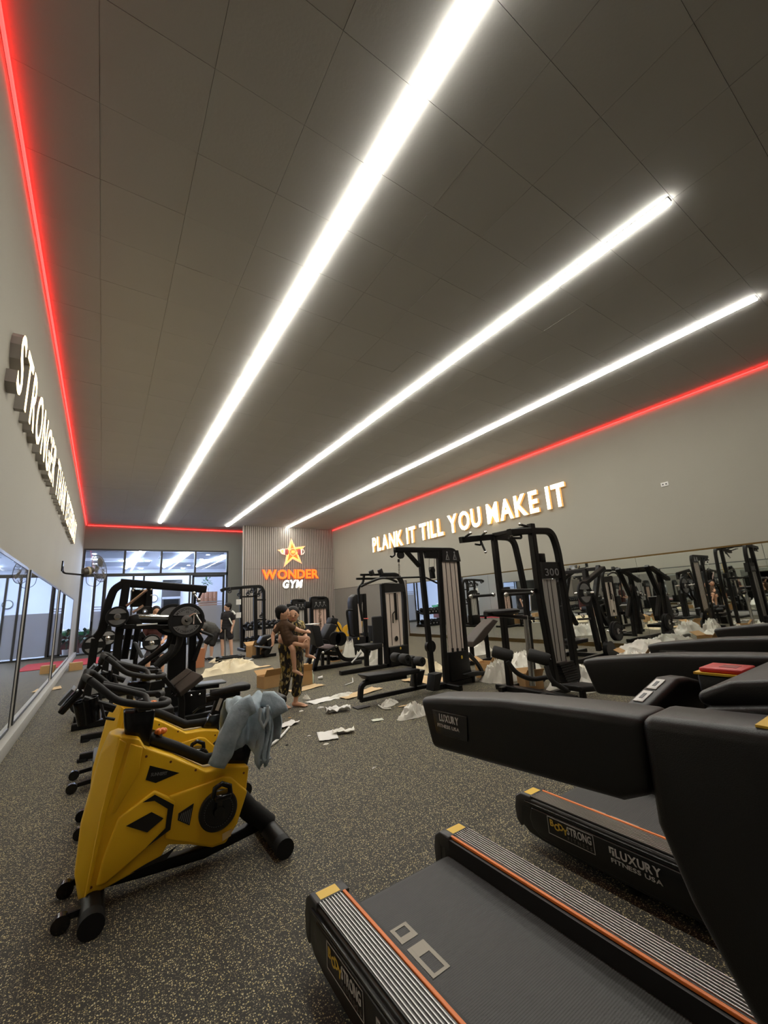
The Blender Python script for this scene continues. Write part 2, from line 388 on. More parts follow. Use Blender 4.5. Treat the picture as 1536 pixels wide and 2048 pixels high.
# =================================================================== GLASS FRONT AND LOBBY BEHIND
def glass_mat(name, tint, mixf, rough=.02):
    m = bpy.data.materials.new(name); m.use_nodes = True; nt = m.node_tree; nt.nodes.remove(nt.nodes['Principled BSDF'])
    out = nt.nodes['Material Output']; tr = nt.nodes.new('ShaderNodeBsdfTransparent'); gl = nt.nodes.new('ShaderNodeBsdfGlossy' if rough < .5 else 'ShaderNodeBsdfDiffuse'); mx = nt.nodes.new('ShaderNodeMixShader')
    tr.inputs[0].default_value = (*tint, 1); gl.inputs[0].default_value = (.6, .62, .66, 1) if rough > .5 else (.9, .9, .9, 1); gl.inputs['Roughness'].default_value = rough; mx.inputs[0].default_value = mixf
    nt.links.new(tr.outputs[0], mx.inputs[1]); nt.links.new(gl.outputs[0], mx.inputs[2]); nt.links.new(mx.outputs[0], out.inputs[0]); MATS[name] = m; return m
GLS = glass_mat('clear_glass', (.94, .95, .97), .03)
FROST = glass_mat('frosted_film', (.62, .66, .72), .55, .9)
win = struct('window_1', MB().box(XL+.03, GX1, YB+.02, YB+.10, GZ1-.07, GZ1), DARKF)
fx0, fx1, zt0, zt1 = XL+.03, GX1, 3.36, 3.50
def wpart(name, x0, x1, z0, z1, m=DARKF, y0=YB+.02, y1=YB+.10): return MB().box(x0, x1, y0, y1, z0, z1).build(name, m, win)
wpart('transom', fx0, fx1, zt0, zt1); wpart('sill', fx0, fx1, 0, .07)
wpart('jamb', fx0, fx0+.08, .07, GZ1-.07); wpart('jamb', fx1-.09, fx1, .07, GZ1-.07)
tx = [fx0+.08, .69, 2.22, 3.76, fx1-.09]
for x in tx[1:-1]: wpart('mullion', x-.045, x+.045, zt1, GZ1-.07)
for a, b in zip(tx[:-1], tx[1:]): wpart('pane', a+.03, b-.03, zt1, GZ1-.07, GLS, YB+.055, YB+.063)
lx = [-.43, .03, 1.10, 1.53, 3.55]
for x in lx[1:]: wpart('mullion', x-.04, x+.04, .07, zt0)
for a, b in ((fx0+.08, -.47), (.07, 1.06), (1.14, 1.49)): wpart('pane', a, b, .07, zt0, GLS, YB+.055, YB+.063)
for a, b in ((.07, 1.06), (1.14, 1.49)): wpart('frosted_band', a, b, .12, 1.86, FROST, YB+.05, YB+.054)
def glass_door(name, x0, x1, y, bars=True):
    d = struct(name, MB().box(x0, x0+.10, y, y+.05, .02, zt0), DARKF)
    MB().box(x1-.10, x1, y, y+.05, .02, zt0).build('stile', DARKF, d); MB().box(x0, x1, y, y+.05, .02, .12).build('rail', DARKF, d); MB().box(x0, x1, y, y+.05, zt0-.08, zt0).build('rail', DARKF, d)
    MB().box(x0+.1, x1-.1, y+.02, y+.028, .12, zt0-.08).build('pane', GLS, d)
    MB().box(x0+.1, x1-.1, y+.012, y+.016, .12, 1.83).build('frosted_band', FROST, d)
    for z in (1.88, 1.99): MB().box(x0+.1, x1-.1, y+.012, y+.016, z, z+.05).build('frosted_band', FROST, d)
    MB().bar([(x0+.05, y-.03, 1.0), (x0+.05, y-.03, 1.4)], .03, .03).build('handle', GLOSSB, d)
glass_door('door_1', -.43, .03, YB+.12); glass_door('door_2', 3.66, 5.24, YB+.12)
# lobby shell
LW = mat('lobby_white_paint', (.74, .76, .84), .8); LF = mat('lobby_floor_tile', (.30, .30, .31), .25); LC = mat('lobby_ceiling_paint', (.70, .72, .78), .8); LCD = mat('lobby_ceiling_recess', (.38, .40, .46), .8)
LY = 33.0
struct('wall_lobby_back', MB().box(-6, 12, LY, LY+.2, 0, 5), LW); struct('wall_lobby_left', MB().box(-6.2, -6, YB+.18, LY, 0, 5), LW); struct('wall_lobby_right', MB().box(12, 12.2, YB+.18, LY, 0, 5), LW)
struct('floor_lobby', MB().box(-6, 12, YB+.06, LY, -.12, -.002), LF)
lc = struct('ceiling_lobby', MB().box(-6, 12, YB+.18, LY, 4.66, 4.9), LC)
for (x0, x1, y0, y1) in ((-1.4, 1.6, 23.6, 26.2), (2.4, 5.4, 23.8, 26.4), (-1.2, 2.2, 28, 30.5), (3.2, 6.4, 28.2, 30.8)):
    MB().box(x0, x1, y0, y1, 4.62, 4.66).build('ceiling_recess', LCD, lc)
LL = mat('lobby_light', (.9, .9, .9), .5, emit=(.62, .75, 1), estr=LOBBY_E*5.5); LD = mat('lobby_downlight', (.9, .9, .9), .5, emit=(.70, .82, 1), estr=LOBBY_E*6)
for i, (p, q) in enumerate((((252,1137),(283,1101)), ((328,1135),(378,1103)), ((393,1133),(445,1113)))):
    a, b = PX(*p, Z=4.588), PX(*q, Z=4.588); a = b+(a-b)*min(1, (32.6-b.y)/(a.y-b.y)); b = a+(b-a)*min(1, (a.y-23.1)/(a.y-b.y))
    one('linear_light', MB().bar([a, b], .09, .05, up=(0,0,1)), LL, a, ['white light line over the open doorway of the lobby', 'white light line over the wooden cabinet in the lobby', 'white light line along the far side of the lobby'][i], 'ceiling light', 'lobby light lines')
for u, v in ((205*1-16,1107),(189,1113),(189,1119),(190,1127),(244,1122),(296,1122),(282,1137),(377,1130),(366,1137),(416,1109),(403,1118)):
    p = PX(u, v, Z=4.64); p.y = min(p.y, 32.3)
    one('downlight', MB().cyl((p.x, p.y, 4.615), (p.x, p.y, 4.66), .09, 14), LD, (p.x, p.y, 4.615), 'round recessed downlight in the lobby ceiling', 'downlight', 'lobby downlights', smooth=40)
# things in the lobby, seen through the glass
def pxbox(u0, v0, u1, v1, Y, dep, name=None, m=None, parent=None, f=cL):
    a, b = f(u0, v0, Y=Y), f(u1, v1, Y=Y); q = MB().box(min(a.x, b.x), max(a.x, b.x), Y, Y+dep, min(a.z, b.z), max(a.z, b.z))
    return q if name is None else q.build(name, m, parent)
q = cL(875, 520, Y=32.7); t = thing('air_conditioner', (q.x, 32.9, q.z), 'black slot shaped air outlet on the lobby wall above the doorway', 'air conditioner')
pxbox(795, 512, 957, 536, 32.72, .27, 'case', GLOSSB, t); pxbox(800, 530, 950, 534, 32.70, .02, 'louver', DARKF, t)
q = cL(870, 760, Y=32.9); t = thing('doorway_block', (q.x, 32.8, 0), 'tall dark doorway in the lobby wall, filled by a solid dark block', 'doorway')  # solid dark block stands in for the dark doorway opening
a, b = cL(790, 590, Y=32.6), cL(945, 590, Y=32.6)
MB().box(a.x, b.x, 32.6, 32.95, 0, a.z).build('carcass', mat('doorway_dark', (.035, .03, .03), .5), t); MB().box(a.x, b.x, 32.52, 32.6, 2.55, 2.7).build('shelf', mat('grey_shelf', (.3, .31, .34), .5), t); MB().box(a.x+.1, b.x-.1, 32.57, 32.6, .1, 2.5).build('door', GLOSSB, t)
WOOD = mat('red_brown_wood', (.20, .085, .04), .45, vary=(6, .25))
a, b = cL(1110, 615, Y=31), cL(1255, 705, Y=31); t = thing('wooden_cabinet', ((a.x+b.x)/2, 31.2, 0), 'red brown wooden wall cabinet behind the frosted glass door', 'cabinet')
MB().box(a.x, b.x, 31, 31.5, 0, a.z).build('carcass', WOOD, t)
for k in range(4):
    x0 = a.x+(b.x-a.x)*k/4; MB().box(x0+.03, x0+(b.x-a.x)/4-.03, 30.96, 31, b.z+.06, a.z-.06).build('door', WOOD, t, bevel=.01); MB().ball((x0+.08, 30.94, (a.z+b.z)/2), .02).build('knob', STEEL, t)
LEAF = mat('green_leaf', (.05, .16, .05), .5); LEAFD = mat('dark_leaf', (.03, .06, .03), .5)
def plant(name, c, rad, n, m, label, seed, potz=None):
    r = random.Random(seed); c = Vector(c); t = thing(name, (c.x, c.y, potz if potz is not None else c.z-rad), label, 'plant')
    if potz is not None: MB().lathe((c.x, c.y, potz), (0,0,1), [(0, .10), (.02, .14), (.25, .17), (.25, .15), (.2, .14)], 14).build('pot', WHT, t, smooth=40)
    MB().tube([(c.x, c.y, (potz if potz is not None else c.z-rad)+.1), c], .012, 6).build('stem', LEAFD, t)
    for k in range(n):
        d = Vector((r.gauss(0, 1), r.gauss(0, 1), r.gauss(0, .8))).normalized(); p = c+d*rad*r.uniform(.35, 1); s = d.cross(Vector((0, 0, 1))).normalized()*rad*.16; e = d*rad*.28
        q = MB(); q.prism([p-e, p-s*.8+Vector((0,0,.02)), p+e, p+s*.8+Vector((0,0,.02))], Vector((0, 0, .006))); q.build('leaf', m, t)
plant('leafy_plant', cL(1165, 530, Y=31.25), .42, 34, LEAF, 'bright green leafy plant on the wooden cabinet', 5, potz=a.z)
a = cL(60, 1060, Y=23.6); plant('potted_shrub', (a.x+.25, 23.7, .75), .55, 46, LEAFD, 'dark bushy plant behind the glass beside the red mat', 8, potz=0)
a = cL(140, 870, Y=24.8); t = thing('counter', (a.x, 25, 0), 'low lobby counter with dark red front and a green top band', 'counter')
MB().box(-2.2, .0, 24.8, 25.4, 0, .8).build('body', mat('dark_red_panel', (.10, .03, .025), .5), t); MB().box(-2.25, .05, 24.75, 25.45, .8, .95).build('worktop', mat('green_band', (.03, .16, .06), .5), t)
one('cloth_heap', MB().ball((-.45, 25.1, 1.03), .13, (2.2, 1.2, .6)), WHT, (-.45, 25.1, .95), 'white cloth heap lying on the lobby counter', 'cloth', smooth=60)
t = thing('wall_clock', (2.05, 32.9, 2.6), 'small round pale clock on the lobby wall', 'clock'); a = cL(715, 670, Y=32.9)
MB().lathe((a.x, 32.88, a.z), (0,1,0), [(0, .22), (.0, .26), (.08, .26)], 20).build('rim', DARKF, t, smooth=40); MB().cyl((a.x, 32.87, a.z), (a.x, 32.9, a.z), .22, 20).build('dial', WHT, t)
t.location = (a.x, 32.9, a.z)
for ch in t.children: ch.data.transform(Matrix.Translation(Vector((2.05, 32.9, 2.6))-Vector((a.x, 32.9, a.z))))
one('floor_mat', MB().box(-.78, .35, 17.9, 20.6, .002, .016), mat('red_mat', (.42, .02, .03), .9), (-.2, 19.3, 0), 'red entrance mat on the floor by the glass front', 'mat')
# =================================================================== SIGNS
FACE = mat('letter_face_white', (.9, .88, .8), .4, emit=(1, .90, .66), estr=SIGN_E*.75)
SIDE = mat('letter_side', (.34, .32, .29), .6)
FACEW = mat('letter_face_warm', (.9, .8, .55), .4, emit=(1, .74, .36), estr=SIGN_E*.85)
HALO = mat('letter_halo', (.9, .6, .25), .5, emit=(1, .55, .16), estr=SIGN_E*.11)
def sign(name, txt, org, right, up, h, width, depth, label, bold, gap, space, face, side, halo=None, shear=0., facez=.004, cat='sign'):
    right, up = Vector(right), Vector(up); nor = right.cross(up); t = thing(name, org, label, cat)
    body = lettering(txt, org, right, up, h, bold=bold, depth=depth, width=width, gap=gap, space=space, shear=shear)
    fc = lettering(txt, Vector(org)+nor*depth, right, up, h, bold=bold, depth=facez, width=width, gap=gap, space=space, shear=shear)
    for (ch, q), (_, f) in zip(body, fc):
        o = q.build('letter', side, t, weld=False)
        f.build('lit_face', face, o, weld=False)
    if halo:
        for ch, q in lettering(txt, Vector(org)-nor*.03, right, up, h, bold=bold-.004, depth=.02, width=width, gap=gap+.008, space=space, shear=shear):
            q.build('back_glow', halo, t, weld=False)
    return t
sign('slogan_sign', 'PLANK IT TILL YOU MAKE IT', (XR-.05, 16.75, 3.88), (0,-1,0), (0,0,1), .64, 10.35, .06, 'glowing white letters reading plank it till you make it', .028, .115, .30, FACE, HALO, HALO)
sign('slogan_sign', 'STRONGER THAN YESTERDAY', (XL+.0, 4.82, 3.70), (0,1,0), (0,0,1), .60, 10.3, .085, 'deep glowing letters reading stronger than yesterday', .008, .17, .36, FACEW, SIDE)
WOR = mat('wonder_orange', (.8, .2, .03), .4, emit=(1, .16, .015), estr=1.3); WORD = mat('wonder_orange_edge', (.6, .06, .02), .5, emit=(1, .06, .01), estr=1.2)
sign('logo_sign', 'WONDER', (6.68, YP, 2.98), (1,0,0), (0,0,1), .45, 3.16, .09, 'large orange glowing letters under the star emblem', .035, .06, .3, WOR, WORD)
sign('logo_sign', 'GYM', (7.74, YP, 2.50), (1,0,0), (0,0,1), .37, 1.08, .08, 'small slanted white glowing letters below the orange ones', .045, .05, .3, mat('gym_white', (.9,.9,.85), .4, emit=(1,.95,.8), estr=4.5), SIDE, shear=.16)
STC = mat('star_cream', (.85, .55, .36), .4, emit=(1, .58, .28), estr=.55); STY = mat('star_yellow', (.9, .6, .2), .4, emit=(1, .55, .12), estr=1.0); STO = mat('star_orange', (.8, .2, .04), .4, emit=(1, .16, .02), estr=.8); STR = mat('star_plum', (.42, .10, .10), .4, emit=(.6, .08, .07), estr=.3); STP = mat('star_pale', (.85, .72, .66), .4, emit=(1, .7, .55), estr=.6)
sc = Vector((8.33, YP-.02, 4.38)); t = thing('star_sign', sc, 'glowing star emblem with a dumbbell above the orange letters', 'sign')
tips = [Vector((8.27, 0, 5.17)), Vector((9.10, 0, 4.76)), Vector((8.87, 0, 3.77)), Vector((7.84, 0, 3.58)), Vector((7.49, 0, 4.50))]
def star(k, inner, y0, y1):
    P = []
    for i in range(5):
        a, b = tips[i]-Vector((sc.x, 0, sc.z)), tips[(i+1) % 5]-Vector((sc.x, 0, sc.z)); P.append(sc+a*k); P.append(sc+(a+b)*.5*inner*k)
    return MB().prism([Vector((p.x, y0, p.z)) for p in P], (0, y1-y0, 0))
star(1.0, .50, YP-.05, YP).build('outer_star', STC, t); star(.84, .49, YP-.07, YP-.05).build('middle_star', STY, t); star(.60, .47, YP-.09, YP-.07).build('inner_star', STO, t)
for sgn in (-1, 1):
    x = sc.x+.01+sgn*.36
    MB().box(x-.09, x+.09, YP-.12, YP-.06, sc.z-.13, sc.z+.17).build('dumbbell_plate', STR, t, bevel=.02); MB().box(x-.045+sgn*.13, x+.045+sgn*.13, YP-.11, YP-.06, sc.z-.14, sc.z+.18).build('dumbbell_collar', STP, t, bevel=.02)
    c = sc+Vector((sgn*.60, -.06, .03)); MB().tube([c+Vector((-sgn*.06, 0, .14)), c+Vector((sgn*.05, 0, .1)), c+Vector((sgn*.08, 0, 0)), c+Vector((sgn*.02, 0, -.1)), c+Vector((-sgn*.06, 0, -.13))], .026, 8).build('dumbbell_end', STP, t, smooth=60)
MB().lathe((sc.x, YP-.13, sc.z+.02), (0,1,0), [(0, .17), (0, .205), (.05, .205), (.05, .17)], 28, closed=True).build('emblem_ring', STC, t, smooth=40); MB().cyl((sc.x, YP-.115, sc.z+.02), (sc.x, YP-.08, sc.z+.02), .175, 28).build('emblem_disc', STO, t)
e = MB()
for k in range(3): e.tube([(sc.x-.1+.07*k, YP-.125, sc.z-.06), (sc.x-.06+.07*k, YP-.125, sc.z+.10), (sc.x-.02+.07*k, YP-.125, sc.z-.04)], .016, 6)
e.build('emblem_mark', STY, t)
for _n in ('letter_halo', 'wonder_orange_edge', 'star_cream', 'star_yellow', 'star_orange', 'star_plum', 'star_pale'): MATS[_n].cycles.emission_sampling = 'NONE'
# =================================================================== TREADMILLS
TPL = mat('treadmill_black_plastic', (.0045,.0044,.0042), .40, spec=.34, bump=(500,.10))
TSD = mat('treadmill_side_black', (.006,.006,.0058), .32, spec=.4)
RIB = mat('ribbed_aluminium_trim', (.36,.35,.33), .30, metal=1.)
RIBD = mat('trim_groove_black', (.012,.012,.012), .35)
ORL = mat('orange_line', (.78,.20,.035), .45)
def belt_nodes(nt, b, N, L):
    tc = N('ShaderNodeTexCoord'); w1 = N('ShaderNodeTexWave'); w1.wave_type = 'BANDS'; w1.bands_direction = 'Y'; w1.inputs['Scale'].default_value = 38; w1.inputs['Distortion'].default_value = 0
    w2 = N('ShaderNodeTexWave'); w2.bands_direction = 'X'; w2.inputs['Scale'].default_value = 60
    mu = N('ShaderNodeMath'); mu.operation = 'MULTIPLY_ADD'; mu.inputs[1].default_value = .35
    L(tc.outputs['Object'], w1.inputs['Vector']); L(tc.outputs['Object'], w2.inputs['Vector']); L(w2.outputs['Fac'], mu.inputs[0]); L(w1.outputs['Fac'], mu.inputs[2])
    mx = N('ShaderNodeMix'); mx.data_type = 'RGBA'; mx.inputs[6].default_value = (.018,.018,.017,1); mx.inputs[7].default_value = (.05,.05,.048,1); L(mu.outputs[0], mx.inputs[0]); L(mx.outputs[2], b.inputs['Base Color'])
    bp = N('ShaderNodeBump'); bp.inputs['Strength'].default_value = .5; bp.inputs['Distance'].default_value = .002; L(mu.outputs[0], bp.inputs['Height']); L(bp.outputs['Normal'], b.inputs['Normal']); b.inputs['Roughness'].default_value = .55
BELT = node_mat('ribbed_belt', belt_nodes)
BELTP = mat('belt_print', (.36,.33,.27), .6)
def treadmill(label, X0):
    """rear end at y=2.0, front towards -y; local x 0..0.92 across"""
    t = thing('treadmill', (X0+.46, 1.0, 0), label, 'treadmill', 'treadmills in a row')
    yF = -.75
    # deck and belt
    MB().box(X0+.14, X0+.78, yF+.1, 1.9, .10, .19).build('deck', BLK2, t)
    b = MB(); prof = [(yF+.15, .205), (1.86, .205)]+[(1.86+.05*math.sin(a), .155+.05*math.cos(a)) for a in [math.pi*k/8 for k in range(1, 8)]]+[(1.86, .105), (yF+.15, .105)]
    b.prism([(X0+.165, y, z) for y, z in prof], (.59, 0, 0)); be = b.build('running_belt', BELT, t, smooth=40)
    # belt logo: two outlined blocks joined by a bar
    def mark(x0, x1, y0, y1): return ((X0+x0, y0), (X0+x1, y0), (X0+x1, y1), (X0+x0, y1))
    q = MB()
    def flat(P): q.prism([(x, y, .2055) for x, y in P], (0, 0, .001))
    u0, u1 = .235, .315
    for (a, bb, fill) in ((1.575, 1.66, .03), (1.39, 1.545, .055)):
        flat(mark(u0, u0+.016, a, bb)); flat(mark(u1-.016, u1, a, bb)); lo, hi = (a+.014, bb-fill) if fill > .04 else (a+fill, bb-.014)
        flat(mark(u0+.0162, u1-.0162, a, lo)); flat(mark(u0+.0162, u1-.0162, hi, bb))
    q.build('belt_logo', BELTP, be)
    # side rails
    for s in (0, 1):
        ox = X0 if s == 0 else X0+.92; d = 1 if s == 0 else -1
        def R(x): return ox+d*x
        body = MB(); body.prism([(R(.012), y, z) for y, z in [(yF, .05), (1.62, .066), (1.80, .072), (1.90, .085), (1.962, .13), (1.982, .19), (1.982, .245), (1.955, .278), (yF, .278)]], (d*.155, 0, 0))
        rail = body.build('side_rail', TSD, t, bevel=.012)
        MB().prism([(R(.0), y, z) for y, z in [(yF, .075), (1.60, .085), (1.80, .095), (1.86, .13), (1.875, .18), (1.855, .240), (yF, .246)]], (d*.02, 0, 0)).build('side_panel', TSD, rail, bevel=.008)
        MB().prism([(R(-.002), y, z) for y, z in [(yF, .256), (1.90, .252), (1.90, .262), (yF, .266)]], (d*.02, 0, 0)).build('side_seam', GLOSSB, rail, bevel=.003)
        # ribbed top: narrow bright ribs over a black bed
        MB().box(min(R(.022), R(.132)), max(R(.022), R(.132)), yF, 1.865, .276, .286).build('trim_bed', RIBD, rail)
        for k in range(8):
            x = .026+k*.0134; r = MB(); r.prism([(R(x), yF, .286), (R(x+.0008), yF, .2895), (R(x+.0042), yF, .2895), (R(x+.0050), yF, .286)], (0, 1.865-yF, 0)); r.build('trim_rib', RIB, rail)
        MB().box(min(R(.136), R(.150)), max(R(.136), R(.150)), yF, 1.88, .272, .289).build('orange_stripe', ORL, rail, bevel=.002)
        MB().box(min(R(.150), R(.168)), max(R(.150), R(.168)), yF, 1.90, .19, .278).build('inner_skirt', BLK2, rail)
        cap = MB(); cap.prism([(R(.010), y, z) for y, z in [(1.862, .225), (1.862, .290), (1.935, .290), (1.975, .262), (1.99, .20), (1.985, .13), (1.955, .10), (1.93, .12), (1.93, .225)]], (d*.16, 0, 0)); cp = cap.build('end_cap', mat('end_cap_grey', (.028,.027,.026), .45, bump=(300,.1)), rail, bevel=.008)
        MB().box(min(R(.035), R(.128)), max(R(.035), R(.128)), 1.872, 1.925, .2902, .2912).build('yellow_sticker', YELS, cp)
        # levelling foot
        MB().cyl((R(.10), 1.35, .02), (R(.10), 1.35, .10), .008, 8).cyl((R(.10), 1.35, 0), (R(.10), 1.35, .022), .03, 14).build('levelling_foot', BLK2, rail, smooth=40)
        if s == 0:
            xs_ = R(-.0015); R3 = (0, -1, 0); U3 = (0, 0, 1); yb = 1.735
            q = MB()
            for (a0, a1, z0, z1) in ((yb-.265, yb+.01, .231, .234), (yb-.265, yb+.01, .145, .148), (yb+.007, yb+.01, .145, .234), (yb-.265, yb-.262, .145, .234)): q.box(xs_-.001, xs_, a0, a1, z0, z1)
            q.build('label_frame', SILVER, rail)
            q = MB(); r_ = (.0, .006, -.004, .003)
            for i, (ch, dy, dz, rot) in enumerate((('B', .0, .004, .1), ('O', .025, -.008, -.1), ('D', .052, .0, .08), ('Y', .076, -.012, -.15))):
                for _, g_ in lettering(ch, (xs_-.002, yb-.008-dy, .188+dz), R3, (0, math.sin(rot)*.3, math.cos(rot)), .030, bold=.03, depth=.0015): q.add(g_.v, g_.f)
            q.build('lettering', GOLDP, rail, weld=False)
            print_text('STRONG', (xs_-.002, yb-.112, .185), R3, U3, .036, SILVER, rail, bold=.02, depth=.0015, width=.14, gap=.07)
            print_text('FITNESS', (xs_-.002, yb-.112, .157), R3, U3, .016, mat('dim_print', (.10,.09,.08), .5), rail, depth=.0015, width=.14, gap=.4)
            yl = 1.39
            print_text('LUXURY', (xs_-.002, yl-.03, .182), R3, U3, .036, SILVER, rail, bold=.025, depth=.0015, width=.21, gap=.06)
            print_text('FITNESS USA', (xs_-.002, yl-.005, .152), R3, U3, .018, SILVER, rail, depth=.0015, width=.235, gap=.07, bold=.012)
            q = MB(); q.box(xs_-.002, xs_, yl-.024, yl, .211, .218).box(xs_-.002, xs_, yl-.008, yl, .19, .211).box(xs_-.002, xs_, yl-.024, yl-.014, .182, .205); q.build('brand_mark', SILVER, rail)
    # hand rails, uprights
    for s in (0, 1):
        x0 = X0-.02 if s == 0 else X0+.94; d = 1 if s == 0 else -1
        w_ = .115
        arm = MB(); P = [(1.026, 1.216), (.985, 1.090), (.459, 1.124), (.405, 1.15), (.395, 1.274), (.50, 1.270), (.72, 1.256), (.95, 1.228)]
        arm.prism([(x0, y, z) for y, z in P], (d*w_, 0, 0)); ar = arm.build('handrail', TPL, t, bevel=.018, seg=4)
        post = MB(); P = [(.402, 1.278), (.405, 1.11), (.376, 1.014), (.326, .905), (-.01, .29), (-.36, .29), (-.14, .86), (-.08, 1.25), (.0, 1.30)]
        post.prism([(x0-d*.004, y, z) for y, z in P], (d*(w_+.008), 0, 0)); po = post.build('upright', TPL, t, bevel=.02, seg=3)
        if s == 0:
            MB().prism([(x0-.001, y, z) for y, z in [(.965, 1.195), (.955, 1.135), (.835, 1.140), (.83, 1.20)]], (-.002, 0, 0)).build('badge', mat('badge_black', (.02,.02,.02), .25), ar, bevel=.001)
            print_text('LUXURY', (x0-.0032, .935, 1.172), (0,-1,.02), (0,.02,1), .017, SILVER, ar, bold=.025, depth=.001, width=.075, gap=.06)
            print_text('FITNESS USA', (x0-.0032, .945, 1.156), (0,-1,.02), (0,.02,1), .008, SILVER, ar, bold=.01, depth=.001, width=.085, gap=.07)
            MB().box(x0+.015, x0+.085, .165, .245, 1.287, 1.2905).build('yellow_sticker', YELS, po)
    # centre heart-rate grip with two key pads
    xc = X0+.46
    def G(px, py): q = PX(px, py, Y=.60); return (q.x-.81+X0, q.y, q.z)
    gp = [G(1215,1440), G(1245,1408), G(1308,1352), G(1330,1349), G(1358,1356), G(1372,1385), G(1362,1440)]
    gr = MB().prism(gp, (0, -.062, 0)).build('centre_grip', TPL, t, bevel=.014, seg=3)
    A_, B_ = Vector(G(1245,1408)), Vector(G(1308,1352)); ax = (B_-A_).normalized(); nn = Vector((-ax.z, 0, ax.x)); ln = (B_-A_).length
    for k in (0, 1):
        c = A_+ax*ln*(.30+.42*k)+Vector((0, -.026, 0))+nn*.001
        MB().obox(c, ax*ln*.17, (0, .012, 0), nn*.0015).build('key_pad', WHT, gr, bevel=.001)
        MB().obox(c+nn*.0018, ax*ln*.08, (0, .004, 0), nn*.0004).build('key_symbol', DARKF, gr)
    # console with raised emergency stop
    con = MB(); con.prism([(X0+.13, y, z) for y, z in [(.375, 1.205), (.385, 1.25), (.35, 1.272), (.05, 1.325), (.0, 1.30), (.06, 1.17), (.25, 1.17)]], (.66, 0, 0)); co = con.build('console', TPL, t, bevel=.012, seg=3)
    MB().prism([(X0+.15, y, z) for y, z in [(.37, 1.268), (.375, 1.29), (.315, 1.318), (.10, 1.352), (.09, 1.30), (.30, 1.27)]], (.62, 0, 0)).build('console_top', TPL, co, bevel=.014, seg=3)
    MB().prism([(X0+.14, y, z) for y, z in [(.08, 1.34), (-.10, 1.72), (-.14, 1.71), (-.0, 1.30)]], (.64, 0, 0)).build('screen_housing', TPL, co, bevel=.015)
    sx = X0+.44; MB().box(sx, sx+.10, .375, .475, 1.18, 1.274).build('stop_housing', TPL, co, bevel=.006)
    st = MB().box(sx-.004, sx+.104, .37, .48, 1.274, 1.279).build('stop_rim', YELS, co); MB().box(sx+.004, sx+.096, .38, .47, 1.279, 1.290).build('stop_button', REDP, st, bevel=.004); MB().box(sx+.03, sx+.07, .40, .435, 1.290, 1.2906).build('stop_print', mat('dark_red_print', (.25,.01,.01), .5), st)
    # motor cover at the front
    MB().prism([(X0+.15, y, z) for y, z in [(yF-.05, .05), (.22, .18), (.18, .26), (-.10, .36), (yF-.02, .34)]], (.62, 0, 0)).build('motor_cover', TPL, t, bevel=.02)
    return t
treadmill('black treadmill with orange stripes beside the yellow spin bike, its ribbed belt bare', .81)
treadmill('black treadmill with orange stripes farther from the yellow spin bikes', 2.215)
